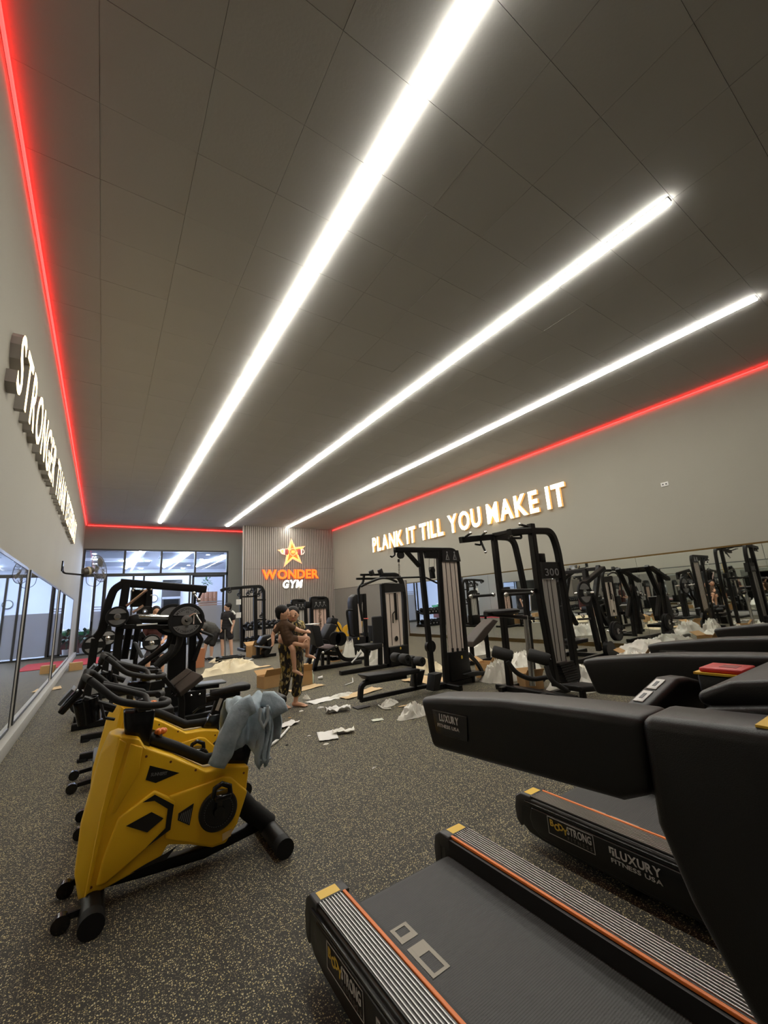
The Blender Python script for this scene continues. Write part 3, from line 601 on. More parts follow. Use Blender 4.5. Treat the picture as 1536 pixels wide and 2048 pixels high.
# =================================================================== SPIN BIKES
def spin_bike(label, dx, yc, hb=(0, 0), seat_z=.0):
    t = thing('spin_bike', (.5+dx, yc, 0), label, 'exercise bike', 'yellow spin bikes')
    def V(x, y, z): return Vector((x+dx, yc+y, z))
    hw = .115
    # shell: wide rear, pinched nose
    side = [(.129,.838),(.230,.803),(.262,.748),(.422,.657),(.602,.535),(.739,.530),(.865,.500),(.851,.376),(.797,.192),(.727,.106),(.649,.108),(.525,.165),(.405,.205),(.37,.15),(.123,.100),(.023,.085)]
    nose = [(-.028,.185),(-.02,.40),(.045,.74),(.085,.845)]
    sh = MB(); n = len(side); L = [V(x, -hw, z) for x, z in side]; R_ = [V(x, hw, z) for x, z in side]; NL = [V(x, -.04, z) for x, z in nose]; NR = [V(x, .04, z) for x, z in nose]
    sh.add(L+R_+NL+NR+[V(.0, -.035, .05), V(.0, .035, .05)], [])
    iL, iR, iNL, iNR, B = 0, n, 2*n, 2*n+4, 2*n+8
    sh.f += [[0,1,2,3], [0,3,4,13,14,15], [3,4,13] if 0 else [4,5,6,7,8,9,10,11], [4,11,12,13]]
    sh.f = [[0,1,2,3,4,5,6,7,8,9,10,11,12,13,14,15]]
    sh.f += [[i+n for i in reversed(sh.f[0])]]
    for i in range(0, n-1): sh.f.append([i, i+1, n+i+1, n+i])
    # nose facets left and right and front
    sh.f += [[15, iNL, B], [15, 0, iNL+2, iNL+1, iNL], [0, iNL+3, iNL+2]]
    sh.f += [[n+15, B+1, iNR], [n+15, iNR, iNR+1, iNR+2, n], [n, iNR+2, iNR+3]]
    for k in range(3): sh.f.append([iNL+k, iNL+k+1, iNR+k+1, iNR+k])
    sh.f += [[iNL+3, 0, n, iNR+3], [B, iNL, iNR, B+1], [15, B, B+1, n+15]]
    shell = sh.build('shell', YEL, t, bevel=.012, seg=3)
    # raised side guards on both faces
    for s in (-1, 1):
        y = s*hw; e = s*.022
        g = MB(); g.prism([V(x, y-s*.004, z) for x, z in [(.386,.245),(.385,.44),(.40,.462),(.60,.476),(.70,.486),(.748,.471),(.852,.363),(.791,.201),(.722,.123),(.644,.122),(.521,.181)]], (0, e, 0)); gd = g.build('chain_guard', YEL, shell, bevel=.012, seg=3)
        g = MB(); g.prism([V(x, y-s*.004, z) for x, z in [(.150,.425),(.321,.514),(.438,.430),(.424,.288),(.286,.225),(.11,.125),(.07,.13),(.09,.25)]], (0, e*1.1, 0)); hx = g.build('side_panel', YEL, shell, bevel=.016, seg=3)
        yy = y+e*1.1
        for P_ in ([(.129,.828),(.168,.796),(.095,.46),(.045,.12),(.023,.088),(.066,.46)], [(.185,.79),(.25,.755),(.235,.62),(.135,.45),(.112,.45),(.15,.62)]): MB().prism([V(x, y-s*.004, z) for x, z in P_], (0, s*.014, 0)).build('crease_panel', YEL, shell, bevel=.009, seg=2)
        MB().prism([V(x, yy, z) for x, z in [(.189,.378),(.31,.41),(.373,.359),(.294,.314)]], (0, s*.002, 0)).build('black_window', DECAL, hx)
        MB().prism([V(x, yy, z) for x, z in [(.262,.472),(.322,.495),(.424,.414),(.411,.290),(.292,.240),(.385,.306),(.392,.402),(.322,.463)]], (0, s*.0015, 0)).build('black_stripe', DECAL, hx)
        MB().prism([V(x, y, z) for x, z in [(.452,.186),(.402,.140),(.225,.130),(.30,.150),(.395,.168)]], (0, s*.0025, 0)).build('black_stripe', DECAL, shell)
        MB().prism([V(x, y, z) for x, z in [(.291,.647),(.273,.577),(.326,.547),(.450,.568)]] if s < 0 else [V(x, y, z) for x, z in [(.291,.647),(.450,.568),(.326,.547),(.273,.577)]], (0, s*.002, 0)).build('brand_patch', DECAL, shell)
        if s < 0: print_text('SUNNSFIT', V(.298, y-.0032, .590), (1,0,-.16), (.16,0,1), .016, PIC, shell, bold=.02, depth=.001, width=.085, gap=.06)
        v = MB()
        for k in range(9):
            x = .485+k*.008; v.prism([V(x, y+e-s*.004, .235+k*.012), V(x+.004, y+e-s*.004, .235+k*.012), V(x+.03, y+e-s*.004, .225+k*.002), V(x+.026, y+e-s*.004, .222+k*.002)], (0, s*.006, 0))
        MB().prism([V(x, y+e-s*.004, z) for x, z in [(.448,.325),(.451,.359),(.532,.388),(.513,.279)]], (0, s*.0055, 0)).build('vent', DECAL, gd)
        lv = MB()
        for k in range(6): lv.prism([V(.456+k*.010, y+e+s*.001, .325-k*.007), V(.459+k*.010, y+e+s*.001, .325-k*.007), V(.471+k*.010, y+e+s*.001, .355+k*.002), V(.468+k*.010, y+e+s*.001, .355+k*.002)], (0, s*.003, 0))
        lv.build('vent_slat', PIC, gd)
        # crank disc
        c = V(.672, y+e-s*.004, .312)
        MB().lathe(c, (0, s, 0), [(0,.112),(.014,.112),(.02,.105),(.02,.08),(.016,.078),(.016,0)], 36).build('crank_disc', DECAL, gd, smooth=30)
        ring = MB()
        for k in range(40):
            a = k*math.pi/20; p = c+Vector((math.cos(a)*.083, s*.02, math.sin(a)*.083)); ring.obox(p, (.0018,0,0), (0,.001,0), (0,0,.0018))
        ring.build('disc_dots', PIC, gd)
        cr = MB(); a0 = c+Vector((0, s*.03, 0)); a1 = c+Vector((.0, s*.04, .105*(1 if s < 0 else -1))); cr.bar([a0, a1], .035, .02, up=(0, 1, 0)); cr.lathe(c, (0,s,0), [(.016,.034),(.045,.03),(.045,0)], 20); ck = cr.build('crank_arm', GLOSSB, t, smooth=35)
        pd = MB(); pd.obox(a1+Vector((0, s*.05, 0)), (.045,0,.0), (0,.045,0), (0,0,.014)); pd.build('pedal', GLOSSB, ck, bevel=.006)
        pc = MB(); pc.tube([a1+Vector((-.05, s*.05, .0)), a1+Vector((-.04, s*.05, .05)), a1+Vector((.0, s*.05, .065)), a1+Vector((.045, s*.05, .04)), a1+Vector((.05, s*.05, 0))], .014, 8); pc.build('toe_cage', GLOSSB, ck, smooth=60)
        MB().prism([V(.70, y+e, .175), V(.76, y+e, .185), V(.75, y+e, .148), V(.70, y+e, .135)], (0, s*.001, 0)).build('sticker', mat('faded_sticker', (.60,.42,.18), .5), gd)
    bolts = MB()
    for x, z in ((.15,.80),(.27,.70),(.40,.64),(.54,.56),(.83,.47),(.05,.13),(.83,.34),(.77,.2)): bolts.cyl(V(x, -hw-.002, z), V(x, -hw+.004, z), .007, 8)
    bolts.build('bolts', mat('rust_bolt', (.16,.05,.01), .6), shell)
    # top tube sleeve
    MB().tube([V(.25,0,.79), V(.44,0,.685), V(.61,0,.575), V(.78,0,.565)], .032, 12).build('frame_tube', RUB, t, smooth=60)
    # base beam and feet
    MB().bar([V(.03,0,.10), V(.30,0,.075), V(.62,0,.055), V(.98,0,.10)], .07, .06).build('base_beam', BLK, t, bevel=.006)
    for x, z in ((.06, .055), (1.03, .055)):
        f = MB(); f.lathe(V(x, -.31, z), (0,1,0), [(0,.0),(0,.050),(.01,.055),(.61,.055),(.62,.050),(.62,0)], 20); ft = f.build('foot_bar', BLK, t, smooth=40)
        for s in (-1, 1): MB().lathe(V(x, s*.30-(.05 if s > 0 else .02), z-.0), (0,1,0), [(0,.056),(.005,.0565),(.065,.0565),(.07,.056)], 18).build('end_cap', RUB, ft, smooth=40)
        if x < .5:
            for s in (-1, 1):
                MB().bar([V(x-.02, s*.16, z+.01), V(x-.10, s*.16, z+.01)], .03, .035).build('wheel_bracket', BLK, ft)
                MB().lathe(V(x-.125, s*.16-.02, .042), (0,1,0), [(0,.01),(0,.04),(.04,.04),(.04,.01)], 18).build('transport_wheel', GLOSSB, ft, smooth=40)
    MB().tube([V(.79,0,.34), V(.90,0,.20), V(1.03,0,.075)], .062, 16).build('rear_leg', RUB, t, smooth=40)
    # handle post and bars
    hx, hz = hb
    MB().prism([V(.145+hx*.5,-.055,.955+hz), V(.165,-.055,.76), V(.29,-.055,.72), V(.312+hx*.5,-.055,.935+hz)], (0,.11,0)).build('handle_post', GLOSSB, t, bevel=.012)
    def H(x, y, z): return V(x+hx, y, z+hz)
    for s in (-1, 1):
        MB().tube(fillet([H(-.03, s*.20, 1.172), H(.0, s*.215, 1.145), H(.10, s*.225, 1.045), H(.26, s*.225, .993), H(.345, s*.215, .985), H(.372, s*.15, .99), H(.335, s*.09, .995)], .05, 4), .019, 12).build('handlebar', FOAM, t, smooth=60)
        MB().tube(fillet([H(.03, s*.045, 1.115), H(.10, s*.05, 1.09), H(.21, s*.06, 1.045), H(.25, s*.09, 1.03), H(.26, s*.21, .993)], .035, 4), .017, 12).build('aero_bar', FOAM, t, smooth=60)
        MB().tube([H(-.03, s*.20, 1.172), H(-.055, s*.15, 1.185), H(-.07, s*.09, 1.13)], .019, 10).build('bar_tip', FOAM, t, smooth=60)
    MB().bar([H(.24, -.22, .99), H(.24, .22, .99)], .07, .045).build('handle_crossbar', GLOSSB, t, bevel=.008)
    cn = MB(); cn.obox(H(-.11, 0, 1.06), (.045,0,.055), (0,.10,0), (-.014,0,.011)); cs = cn.build('console', GLOSSB, t, bevel=.01); MB().obox(H(-.135, 0, 1.085), (.028,0,.035), (0,.09,0), (-.006,0,.005)).build('console_screen', PADG, cs)
    bh = MB(); bh.lathe(H(-.02,0,.92), (-.2,0,1), [(0,.04),(.0,.055),(.13,.062),(.13,.056),(.02,.05)], 18); bh.build('bottle_holder', GLOSSB, t, smooth=40); MB().tube([H(-.06,0,1.05), H(.02,0,1.01), H(.10,0,.97)], .022, 8).build('console_arm', BLK, t)
    MB().tube([H(.03,-.10,1.02), H(.05,-.11,.95), H(.10,-.10,.93)], .008, 6).build('brake_cable', BLK2, t)
    # resistance knob
    MB().cyl(V(.345,0,.70), V(.350,0,.785), .014, 10).build('knob_stem', STEEL, t); 
    kb = MB()
    for k in range(6):
        a = k*math.pi/3; kb.ball(V(.352+math.cos(a)*.02, math.sin(a)*.02, .795), .016)
    kb.ball(V(.352,0,.795), .02, (1,1,.8)); kb.build('resistance_knob', ORG, t, smooth=60)
    # seat post and saddle
    MB().prism([V(.735,-.05,.53), V(.86,-.05,.44), V(.92,-.05,.64+seat_z*.4), V(.80,-.05,.64+seat_z*.4)], (0,.10,0)).build('seat_post_sleeve', GLOSSB, t, bevel=.01)
    sp = MB(); sp.bar([V(.83,0,.55), V(.90,0,.80+seat_z)], .045, .085, up=(1,0,-.25)); sp.build('seat_post', BLK, t)
    MB().bar([V(.858,-.024,.645), V(.895,-.024,.79+seat_z)], .003, .03, up=(1,0,-.25)).build('height_scale', PANELG, t)
    MB().bar([V(.77,0,.80+seat_z), V(1.06,0,.81+seat_z)], .05, .05).build('seat_slider', BLK, t, bevel=.006)
    MB().bar([V(.66,-.03,.66), V(.70,-.06,.70), V(.80,-.06,.72)], .012, .014).build('clamp_lever', GLOSSB, t)
    sd = MB(); P = [(.80,.0,.835),(.80,.022,.838),(.90,.035,.85),(1.0,.075,.862),(1.08,.115,.868),(1.135,.10,.868),(1.14,.0,.866)]
    top = [V(x, y, z+.02+seat_z) for x, y, z in P]+[V(x, -y, z+.02+seat_z) for x, y, z in P[::-1][1:-1]]
    sd.prism(top, (0,0,-.055)); sd.build('saddle', PAD, t, bevel=.02, seg=3)
    return t
spin_bike('yellow spin bike with a denim jacket hanging over its saddle', 0, 3.10)
spin_bike('yellow spin bike with bare black saddle standing behind another', .04, 4.12, hb=(.045, .03), seat_z=-.05)
# denim jacket draped over the front saddle
def denim_nodes(nt, b, N, L):
    tc = N('ShaderNodeTexCoord'); n = N('ShaderNodeTexNoise'); n.inputs['Scale'].default_value = 14; n.inputs['Detail'].default_value = 5; mx = N('ShaderNodeMix'); mx.data_type = 'RGBA'
    mx.inputs[6].default_value = (.20,.27,.32,1); mx.inputs[7].default_value = (.56,.66,.71,1); L(tc.outputs['Object'], n.inputs['Vector']); L(n.outputs['Fac'], mx.inputs[0]); L(mx.outputs[2], b.inputs['Base Color']); b.inputs['Roughness'].default_value = .9
    w_ = N('ShaderNodeTexNoise'); w_.inputs['Scale'].default_value = 30; w_.inputs['Detail'].default_value = 4; bp = N('ShaderNodeBump'); bp.inputs['Strength'].default_value = .45; bp.inputs['Distance'].default_value = .012; L(tc.outputs['Object'], w_.inputs['Vector']); L(w_.outputs['Fac'], bp.inputs['Height']); L(bp.outputs['Normal'], b.inputs['Normal'])
DENIM = node_mat('washed_denim', denim_nodes)
def loft(rings, closed=True):
    m = MB(); k = len(rings[0])
    for r in rings: m.v += [Vector(p) for p in r]
    for i in range(len(rings)-1):
        for j in range(k if closed else k-1): m.f.append([i*k+j, i*k+(j+1) % k, (i+1)*k+(j+1) % k, (i+1)*k+j])
    return m
def ring(c, u, v, ru, rv, n=16, wob=0, ph=0, fr=4):
    c, u, v = map(Vector, (c, u, v)); return [c+u*(ru*math.cos(a)*(1+wob*math.sin(fr*a+ph)))+v*(rv*math.sin(a)*(1+wob*math.sin(fr*a+ph))) for a in [2*math.pi*k/n for k in range(n)]]
jt = thing('denim_jacket', (.95, 3.05, .75), 'faded blue denim jacket draped over the saddle of the yellow spin bike', 'jacket')
# body: a saddle-shaped drape hanging on the near side and the far side
rows = []
for i in range(25):
    f = i/24; ang = (f-.5)*2
    row = []
    for j in range(19):
        x = .735+.325*j/18; 
        yy = 3.1+ang*.20 if abs(ang) < .45 else 3.1+(.20*.45+.045*(abs(ang)-.45))*(1 if ang > 0 else -1)
        yy += (ang*.05)
        drop = max(0, abs(ang)-.36)
        zz = .905-.06*(ang/.45)**2*.5 if abs(ang) < .45 else .875-.46*(abs(ang)-.45)
        zz += .020*math.sin(x*34+ang*2)+.012*math.sin(x*55-ang*5); yy += (.028*math.sin(x*38+ang*3)+.014*math.sin(x*71))*min(1, abs(ang)*1.6)*(1 if ang > 0 else -1)
        zz += -.045*max(0, (x-.94)/.12)**2 - .10*max(0, (.79-x)/.06)*(.2 if abs(ang) < .4 else .5)
        if abs(ang) > .7: zz += .05*math.sin(x*18+.6)
        row.append((x+.012*math.sin(ang*7), yy, zz))
    rows.append(row)
m = loft(rows, closed=False); bd = m.build('jacket_body', DENIM, jt, smooth=70); so = bd.modifiers.new('thick', 'SOLIDIFY'); so.thickness = .012
def sleeve(pts, rad, seed):
    pts = [Vector(p) for p in pts]; rr = []
    for i, p in enumerate(pts):
        tdir = (pts[min(i+1, len(pts)-1)]-pts[max(i-1, 0)]).normalized(); u = tdir.cross(Vector((0,1,0))).normalized(); v = tdir.cross(u)
        rr.append(ring(p, u, v, rad[i], rad[i]*.55, 18, .09, seed+i*.9, 5))
    m = loft(rr); return m
s1 = sleeve(fillet([(.86,2.90,.90),(.795,2.90,.875),(.735,2.895,.79),(.70,2.90,.70),(.67,2.91,.62),(.65,2.92,.575)], .05, 3), [.062]*3+[.066]*4+[.064]*4+[.062]*4+[.056]*6, 1.0)
s1.build('sleeve', DENIM, jt, smooth=70).modifiers.new('thick', 'SOLIDIFY').thickness = .008
s2 = sleeve([(.95,3.0,.895),(1.0,2.98,.885),(1.04,2.95,.84),(1.055,2.93,.785)], [.045,.058,.062,.058], 3.0)
s2.build('sleeve', DENIM, jt, smooth=70).modifiers.new('thick', 'SOLIDIFY').thickness = .008
fl = MB(); rows = []
for i in range(12):
    f = i/11; rows.append([(.905+.085*j/8+.015*math.sin(f*5), 2.93+.022*math.sin(j*1.9+f*3), 0.85-.32*f-.05*f*abs(math.sin(j*.8))) for j in range(9)])
loft(rows, closed=False).build('jacket_panel', DENIM, jt, smooth=70).modifiers.new('thick', 'SOLIDIFY').thickness = .01
hem = MB(); hem.tube([(.905,2.92,.545),(.945,2.925,.53),(.99,2.92,.535)], .008, 6); hem.build('seam', mat('pale_denim_seam', (.42,.48,.50), .9), jt)
cl = MB(); cl.tube([(.91,2.895,.86),(.90,2.883,.79),(.925,2.88,.74),(.955,2.883,.79),(.955,2.89,.87)], .010, 8); cl.build('collar_fold', mat('pale_denim_seam'), jt, smooth=60)
# =================================================================== MACHINES, RIGHT SIDE
def plate(c, axis, r, label, inner=.62, thick=.045, text=None, m_in=None, group='weight plates loaded on the machines', colour=None, up=None):
    """disc with raised rim, grey face ring with two windows, steel hub; c = centre of outer face"""
    c = Vector(c); ax = Vector(axis).normalized(); t = thing('weight_plate', c, label, 'weight plate', group)
    rim = colour or RUB
    MB().lathe(c-ax*thick, ax, [(0, r*.25), (0, r*.97), (thick*.2, r), (thick*.8, r), (thick, r*.97), (thick, r*.84), (thick*.75, r*.82), (thick*.75, r*.25)], 36, closed=True).build('rim', rim, t, smooth=30)
    N = Vector((0,0,1)); N = (N-ax*N.dot(ax)).normalized(); B = ax.cross(N)
    fm = m_in or GREYP
    for s in (-1, 1):   # two face segments above and below the grip slots
        P = [c+ax*(-thick*.2)+(N*math.sin(a)*s+B*math.cos(a))*r*.80 for a in [math.radians(d) for d in range(24, 157, 6)]]
        P += [c+ax*(-thick*.2)+(N*math.sin(a)*s+B*math.cos(a))*r*.32 for a in [math.radians(d) for d in (120, 90, 60)]]
        MB().prism(P, ax*thick*.18).build('face_segment', fm, t)
    MB().lathe(c-ax*thick*.5, ax, [(0, r*.12), (0, r*.30), (thick*.5, r*.30), (thick*.55, r*.20), (thick*.55, r*.12)], 24, closed=True).build('hub', STEEL, t, smooth=40)
    if text:
        for s in (1, -1):
            q = MB(); n_ = len(text)
            for i, ch in enumerate(text):
                a = math.radians(90-(i-(n_-1)/2)*13); u = N*math.sin(a)*s+B*math.cos(a)*s*-1 if False else None
                rad = (N*math.sin(a)-B*math.cos(a)*-1)*s; tan = (N*-math.cos(a)+B*math.sin(a))*s
                for _, g_ in lettering(ch, c+ax*.0+rad*r*.60-tan*r*.055, tan, rad, r*.13, bold=.02, depth=.002): q.add(g_.v, g_.f)
            q.build('lettering', DECAL, t, weld=False)
            for _, g_ in lettering('25', c+N*s*r*.42-B*r*.10, B, N, r*.11, bold=.02, depth=.002): g_.build('numeral', DECAL, t, weld=False)
    return t
def sleeve_bar(parent, a, b, r=.024): return MB().cyl(a, b, r, 14).build('plate_sleeve', CHR, parent, smooth=40)
def pad(name, parent, quad, vec, m=PAD, bevel=.018): return MB().prism(quad, vec).build(name, m, parent, bevel=bevel, seg=3)
UPY = (0, 1, 0)
def rods(parent, tops, bots, r=.010, m=CHR):
    for a, b in zip(tops, bots): MB().cyl(a, b, r, 8).build('guide_rod', m, parent, smooth=60)
def roller(parent, a, b, r, m=FOAM):
    a, b = Vector(a), Vector(b); L_ = (b-a).length; d = (b-a).normalized()
    o = MB().lathe(a, d, [(0, 0), (0, r*.85), (.02, r), (L_-.02, r), (L_, r*.85), (L_, 0)], 20).build('foam_roller', m, parent, smooth=40)
    MB().lathe(b-d*.0, d, [(0, r*.35), (.012, r*.33), (.012, 0)], 14).build('roller_cap', GLOSSB, o, smooth=40); return o

# ---- lat pulldown and low row station -------------------------------------------------
Y7 = 5.6
def q7(u, v, dy=0): p = cR(u, v, Y=Y7); return p+Vector((0, dy, 0))
t = thing('lat_pulldown_machine', (4.2, Y7, 0), 'black lat pulldown and low row machine with pale weight stack guard', 'gym machine')
MB().bar(fillet([q7(465,255), q7(700,255), q7(985,258), q7(1005,420), q7(1092,1340)], .16, 6), .09, .075, up=UPY).build('main_arch', BLK, t, bevel=.004)
MB().bar([q7(838,255), q7(905,1385)], .09, .075, up=UPY).build('stack_upright', BLK, t)
MB().bar([q7(682,262), q7(795,1392)], .09, .075, up=UPY).build('front_upright', BLK, t)
MB().bar([q7(560,262), q7(676,392)], .07, .06, up=UPY).build('brace', BLK, t)
MB().prism([q7(u, v, -.03) for u, v in ((718,270),(830,270),(830,328),(730,326))], (0,.06,0)).build('gusset', BLK, t)
MB().prism([q7(u, v, -.06) for u, v in ((855,262),(990,262),(1012,356),(858,358))], (0,.09,0)).build('header_plate', BLK2, t)
for u in (895, 957):
    p = q7(u, 312, -.064); k = MB()
    k.ball(p+Vector((0,0,.07)), .018, (1,.2,1)); k.box(p.x-.045,p.x+.045,p.y-.003,p.y,p.z-.07,p.z-.055); k.tube([p+Vector((-.03,0,-.05)), p+Vector((0,0,.04)), p+Vector((.03,0,-.05))], .010, 6); k.build('pictogram', PIC, t)
gp = MB().prism([q7(u, v, -.035) for u, v in ((860,358),(985,358),(1046,1112),(918,1128))], (0,.02,0)).build('stack_guard', PANELF, t)
for a, b in ((888, 948), (925, 990), (963, 1030)): MB().bar([q7(a, 362, -.037), q7(b, 1112, -.037)], .012, .006, up=UPY).build('guard_line', BLK2, gp)
for u in (948, 990, 1032): MB().box(*(lambda p: (p.x-.02, p.x+.02, Y7-.05, Y7-.03, p.z-.04, p.z+.03))(q7(u, 1108))).build('guard_clip', BLK, gp)
MB().prism([q7(u, v, -.06) for u, v in ((918,1130),(1058,1112),(1112,1330),(935,1378))], (0,.16,0)).build('stack_shroud', BLK, t, bevel=.006)
MB().ball(q7(1018, 1168, -.065), .022, (1,.3,1.4)).build('gold_badge', GOLDP, t, smooth=60)
MB().lathe(q7(518, 298, -.02), (0,1,0), [(0,.0),(0,.065),(.012,.055),(.03,.055),(.042,.065),(.042,0)], 22).build('pulley_wheel', BLK2, t, smooth=40)
MB().tube(fillet([q7(462,260), q7(470,300), q7(440,318), q7(428,305)], .03, 4), .014, 8).build('bar_hook', BLK, t, smooth=60)
MB().cyl(q7(500,335), q7(500,360), .02, 10).build('cable_stop', BLK, t); MB().tube([q7(502,360), q7(508,480)], .006, 6).build('cable', STEEL, t)
for k in range(5): MB().lathe(q7(504, 385+k*18), (1,0,0) if k % 2 else (0,1,0), [(-.004,.012),(-.004,.018),(.004,.018),(.004,.012)], 10, closed=True).build('chain_link', CHR, t)
MB().tube(fillet([q7(215,545), q7(335,498), q7(520,492), q7(722,486), q7(832,540)], .08, 5), .016, 10).build('lat_bar', BLK2, t, smooth=60)
cp = MB().lathe(q7(785, 430), (0,1,0), [(-.025,0),(-.025,.055),(.025,.055),(.025,0)], 18).build('pulley_wheel', BLK2, t, smooth=40); MB().bar([q7(778,400), q7(792,500)], .06, .10, up=UPY).build('pulley_bracket', BLK, t, bevel=.006)
for u in (760, 805): MB().tube([q7(u,330), q7(u,410)], .005, 6).build('cable', STEEL, t)
# bench, rollers, legs
pad('bench_pad', t, [q7(u, v, -.16) for u, v in ((185,1328),(235,1340),(620,1268),(600,1250),(345,1290))] if 0 else [q7(185,1322,-.14), q7(235,1368,-.14), q7(640,1300,-.14), q7(640,1262,-.14)], (0,.30,0), PAD)
MB().bar(fillet([q7(560,1330), q7(300,1372), q7(180,1395), q7(172,1530)], .12, 6), .07, .07, up=UPY).build('bench_frame', BLK, t)
MB().box(*(lambda p: (p.x-.09, p.x+.12, Y7-.08, Y7+.08, 0, .012))(q7(172, 1540))).build('foot_plate', BLK, t)
MB().bar([Vector((q7(172,1500).x, Y7, .10)), Vector((q7(700,1450).x, Y7, .10)), Vector((q7(950,1390).x, Y7, .06))], .06, .06).build('base_beam', BLK, t)
MB().bar([Vector((q7(905,1385).x, Y7-.35, .04)), Vector((q7(905,1385).x, Y7+.35, .04))], .08, .08).build('base_crossbar', BLK, t)
MB().bar([Vector((q7(800,1390).x, Y7, .05)), Vector((q7(1092,1340).x+.05, Y7, .05))], .08, .08).build('base_beam', BLK, t)
MB().bar([q7(625,1180), q7(640,1440)], .06, .06, up=UPY).build('roller_post', BLK, t)
for u, v in ((640,1200), (515,1178)):
    p = q7(u, v); roller(t, (p.x, Y7+.03, p.z), (p.x, Y7+.20, p.z), .075); roller(t, (p.x, Y7-.03, p.z), (p.x, Y7-.20, p.z), .075)
for dy in (-.22, .22):
    MB().prism([q7(u, v, dy-.09) for u, v in ((705,1300),(770,1285),(740,1425),(690,1440))], (0,.18,0)).build('foot_rest', BLK2, t, bevel=.008)
MB().lathe(q7(770,1080), (0,1,0), [(-.03,0),(-.03,.10),(.03,.10),(.03,0)], 20).build('pulley_wheel', BLK, t, smooth=40)
pad('seat_pad', t, [q7(1020,1312,-.12), q7(1090,1290,-.12), q7(1232,1288,-.12), q7(1225,1310,-.12), q7(1090,1330,-.12)], (0,.24,0), PAD, .008)
MB().bar([q7(1130,1325), q7(1135,1440)], .07, .07, up=UPY).build('seat_post', BLK, t)
MB().bar(fillet([q7(1095,1140), q7(1185,1235), q7(1245,1370)], .15, 5), .06, .06, up=UPY).build('rear_leg', BLK, t)

# ---- chin up and dip station ----------------------------------------------------------
t = thing('chin_dip_machine', (5.6, 4.3, 0), 'tall black assisted chin up and dip tower with silver ended grips', 'gym machine')
Yf, Yn = 4.72, 3.98
def qf(u, v): return cD(u, v, Y=Yf)
def qn(u, v): return cD(u, v, Y=Yn)
MB().bar([qf(372,215), qf(452,910), qf(515,1530)], .10, .085, up=UPY).build('far_front_upright', BLK, t)
MB().bar(fillet([qf(90,256), qf(372,228), qf(540,240), qf(585,430), qf(640,700), qf(712,1440)], .18, 6), .10, .075, up=UPY).build('far_arch', BLK, t)
MB().bar([qn(688,120), qn(770,760), qn(905,1500)], .10, .10, up=UPY).build('near_front_upright', BLK, t)
MB().bar(fillet([qn(505,190), qn(690,178), qn(862,180), qn(915,330), qn(965,640), qn(1090,1480)], .18, 6), .10, .09, up=UPY).build('near_arch', BLK, t)
MB().bar([qf(430,690), qn(735,688)], .08, .06).build('cross_beam', BLK, t); MB().bar([qf(372,215), qn(688,150)], .08, .07).build('top_cross_beam', BLK, t)
# chin grips with chrome tips
def grip(p, d, ln, r=.018):
    p, d = Vector(p), Vector(d).normalized(); o = MB().cyl(p, p+d*ln, r, 12).build('grip', FOAM, t, smooth=60); MB().ball(p+d*(ln+.012), r*1.35).build('grip_end', CHR, o, smooth=60)
for f, (u, v), d in ((qf,(110,245),(-.1,-.9,.25)), (qf,(255,235),(-.3,-.9,.25)), (qn,(660,140),(-1,-.1,.08)), (qn,(600,210),(-1,0,-.1)), (qf,(262,265),(0,-.4,-1))): grip(f(u, v), d, .20)
MB().tube(fillet([qn(600,200), qn(612,240), qn(500,240)], .05, 4), .018, 10).build('loop_grip', FOAM, t, smooth=60); MB().tube(fillet([qf(262,255), qf(265,300), qf(215,292)], .04, 4), .016, 10).build('loop_grip', FOAM, t, smooth=60)
# dip arms
for f, u0, u1, v in ((qf, 178, 370, 738), (qn, 480, 700, 722)): 
    a, b = f(u0, v), f(u1, v-14); o = MB().cyl(a, b, .022, 12).build('dip_arm', FOAM, t, smooth=60); MB().ball(a, .034).build('dip_arm_end', CHR, o, smooth=60); MB().ball(b, .034).build('dip_arm_end', CHR, o, smooth=60)
# knee platform
p = cD(440, 862, Y=4.35); MB().lathe((p.x, 4.35, p.z-.05), (0,0,1), [(0,0),(0,.22),(.03,.27),(.06,.27),(.075,.24),(.075,0)], 28).build('knee_pad', PAD, t, smooth=40)
MB().bar([cD(300,862,Y=4.35)+Vector((0,0,-.04)), cD(700,895,Y=4.35)+Vector((0,0,-.06))], .08, .05).build('knee_pad_arm', BLK, t)
# weight stack in the near frame
def qs(u, v, dy=-.02): p = qn(u, v); return p+Vector((0, dy, 0))
MB().prism([qs(u, v) for u, v in ((775,445),(955,445),(985,580),(790,585))], (0,.10,0)).build('header_plate', BLK2, t)
print_text('300', qs(805,562,-.024), (1,0,0), (0,0,1), .11, PIC, t, bold=.01, depth=.004, width=.36, gap=.1)
gp = MB().prism([qs(u, v, .0) for u, v in ((795,590),(900,590),(1000,1300),(880,1310))], (0,.02,0)).build('stack_guard', PANELG, t)
for a, b in ((825, 915), (855, 950), (905, 990)): MB().bar([qs(a, 595, -.004), qs(b, 1290, -.004)], .010, .006, up=UPY).build('guard_line', BLK2, gp)
st0, st1 = qn(895, 1305), qn(1060, 1480)
for k in range(9):
    z = .12+k*(st0.z-.12)/9; p = qn(900+ (8-k)*9, 1305+(8-k)*20)
    MB().box(p.x, p.x+.36, Yn-.07, Yn+.07, z, z+(st0.z-.12)/9-.008).build('stack_plate', BLK2, t)
p = qn(800, 405); MB().box(p.x-.08, p.x+.08, Yn+.02, Yn+.12, p.z-.07, p.z+.07).build('pulley_box', BLK, t, bevel=.01)
p = qf(680, 640); MB().box(p.x-.07, p.x+.09, Yf-.25, Yf-.15, p.z-.07, p.z+.07).build('pulley_box', BLK, t, bevel=.01)
MB().tube([qf(690,470)+Vector((0,-.2,0)), qf(690,600)+Vector((0,-.2,0))], .006, 6).build('cable', GOLDP, t)
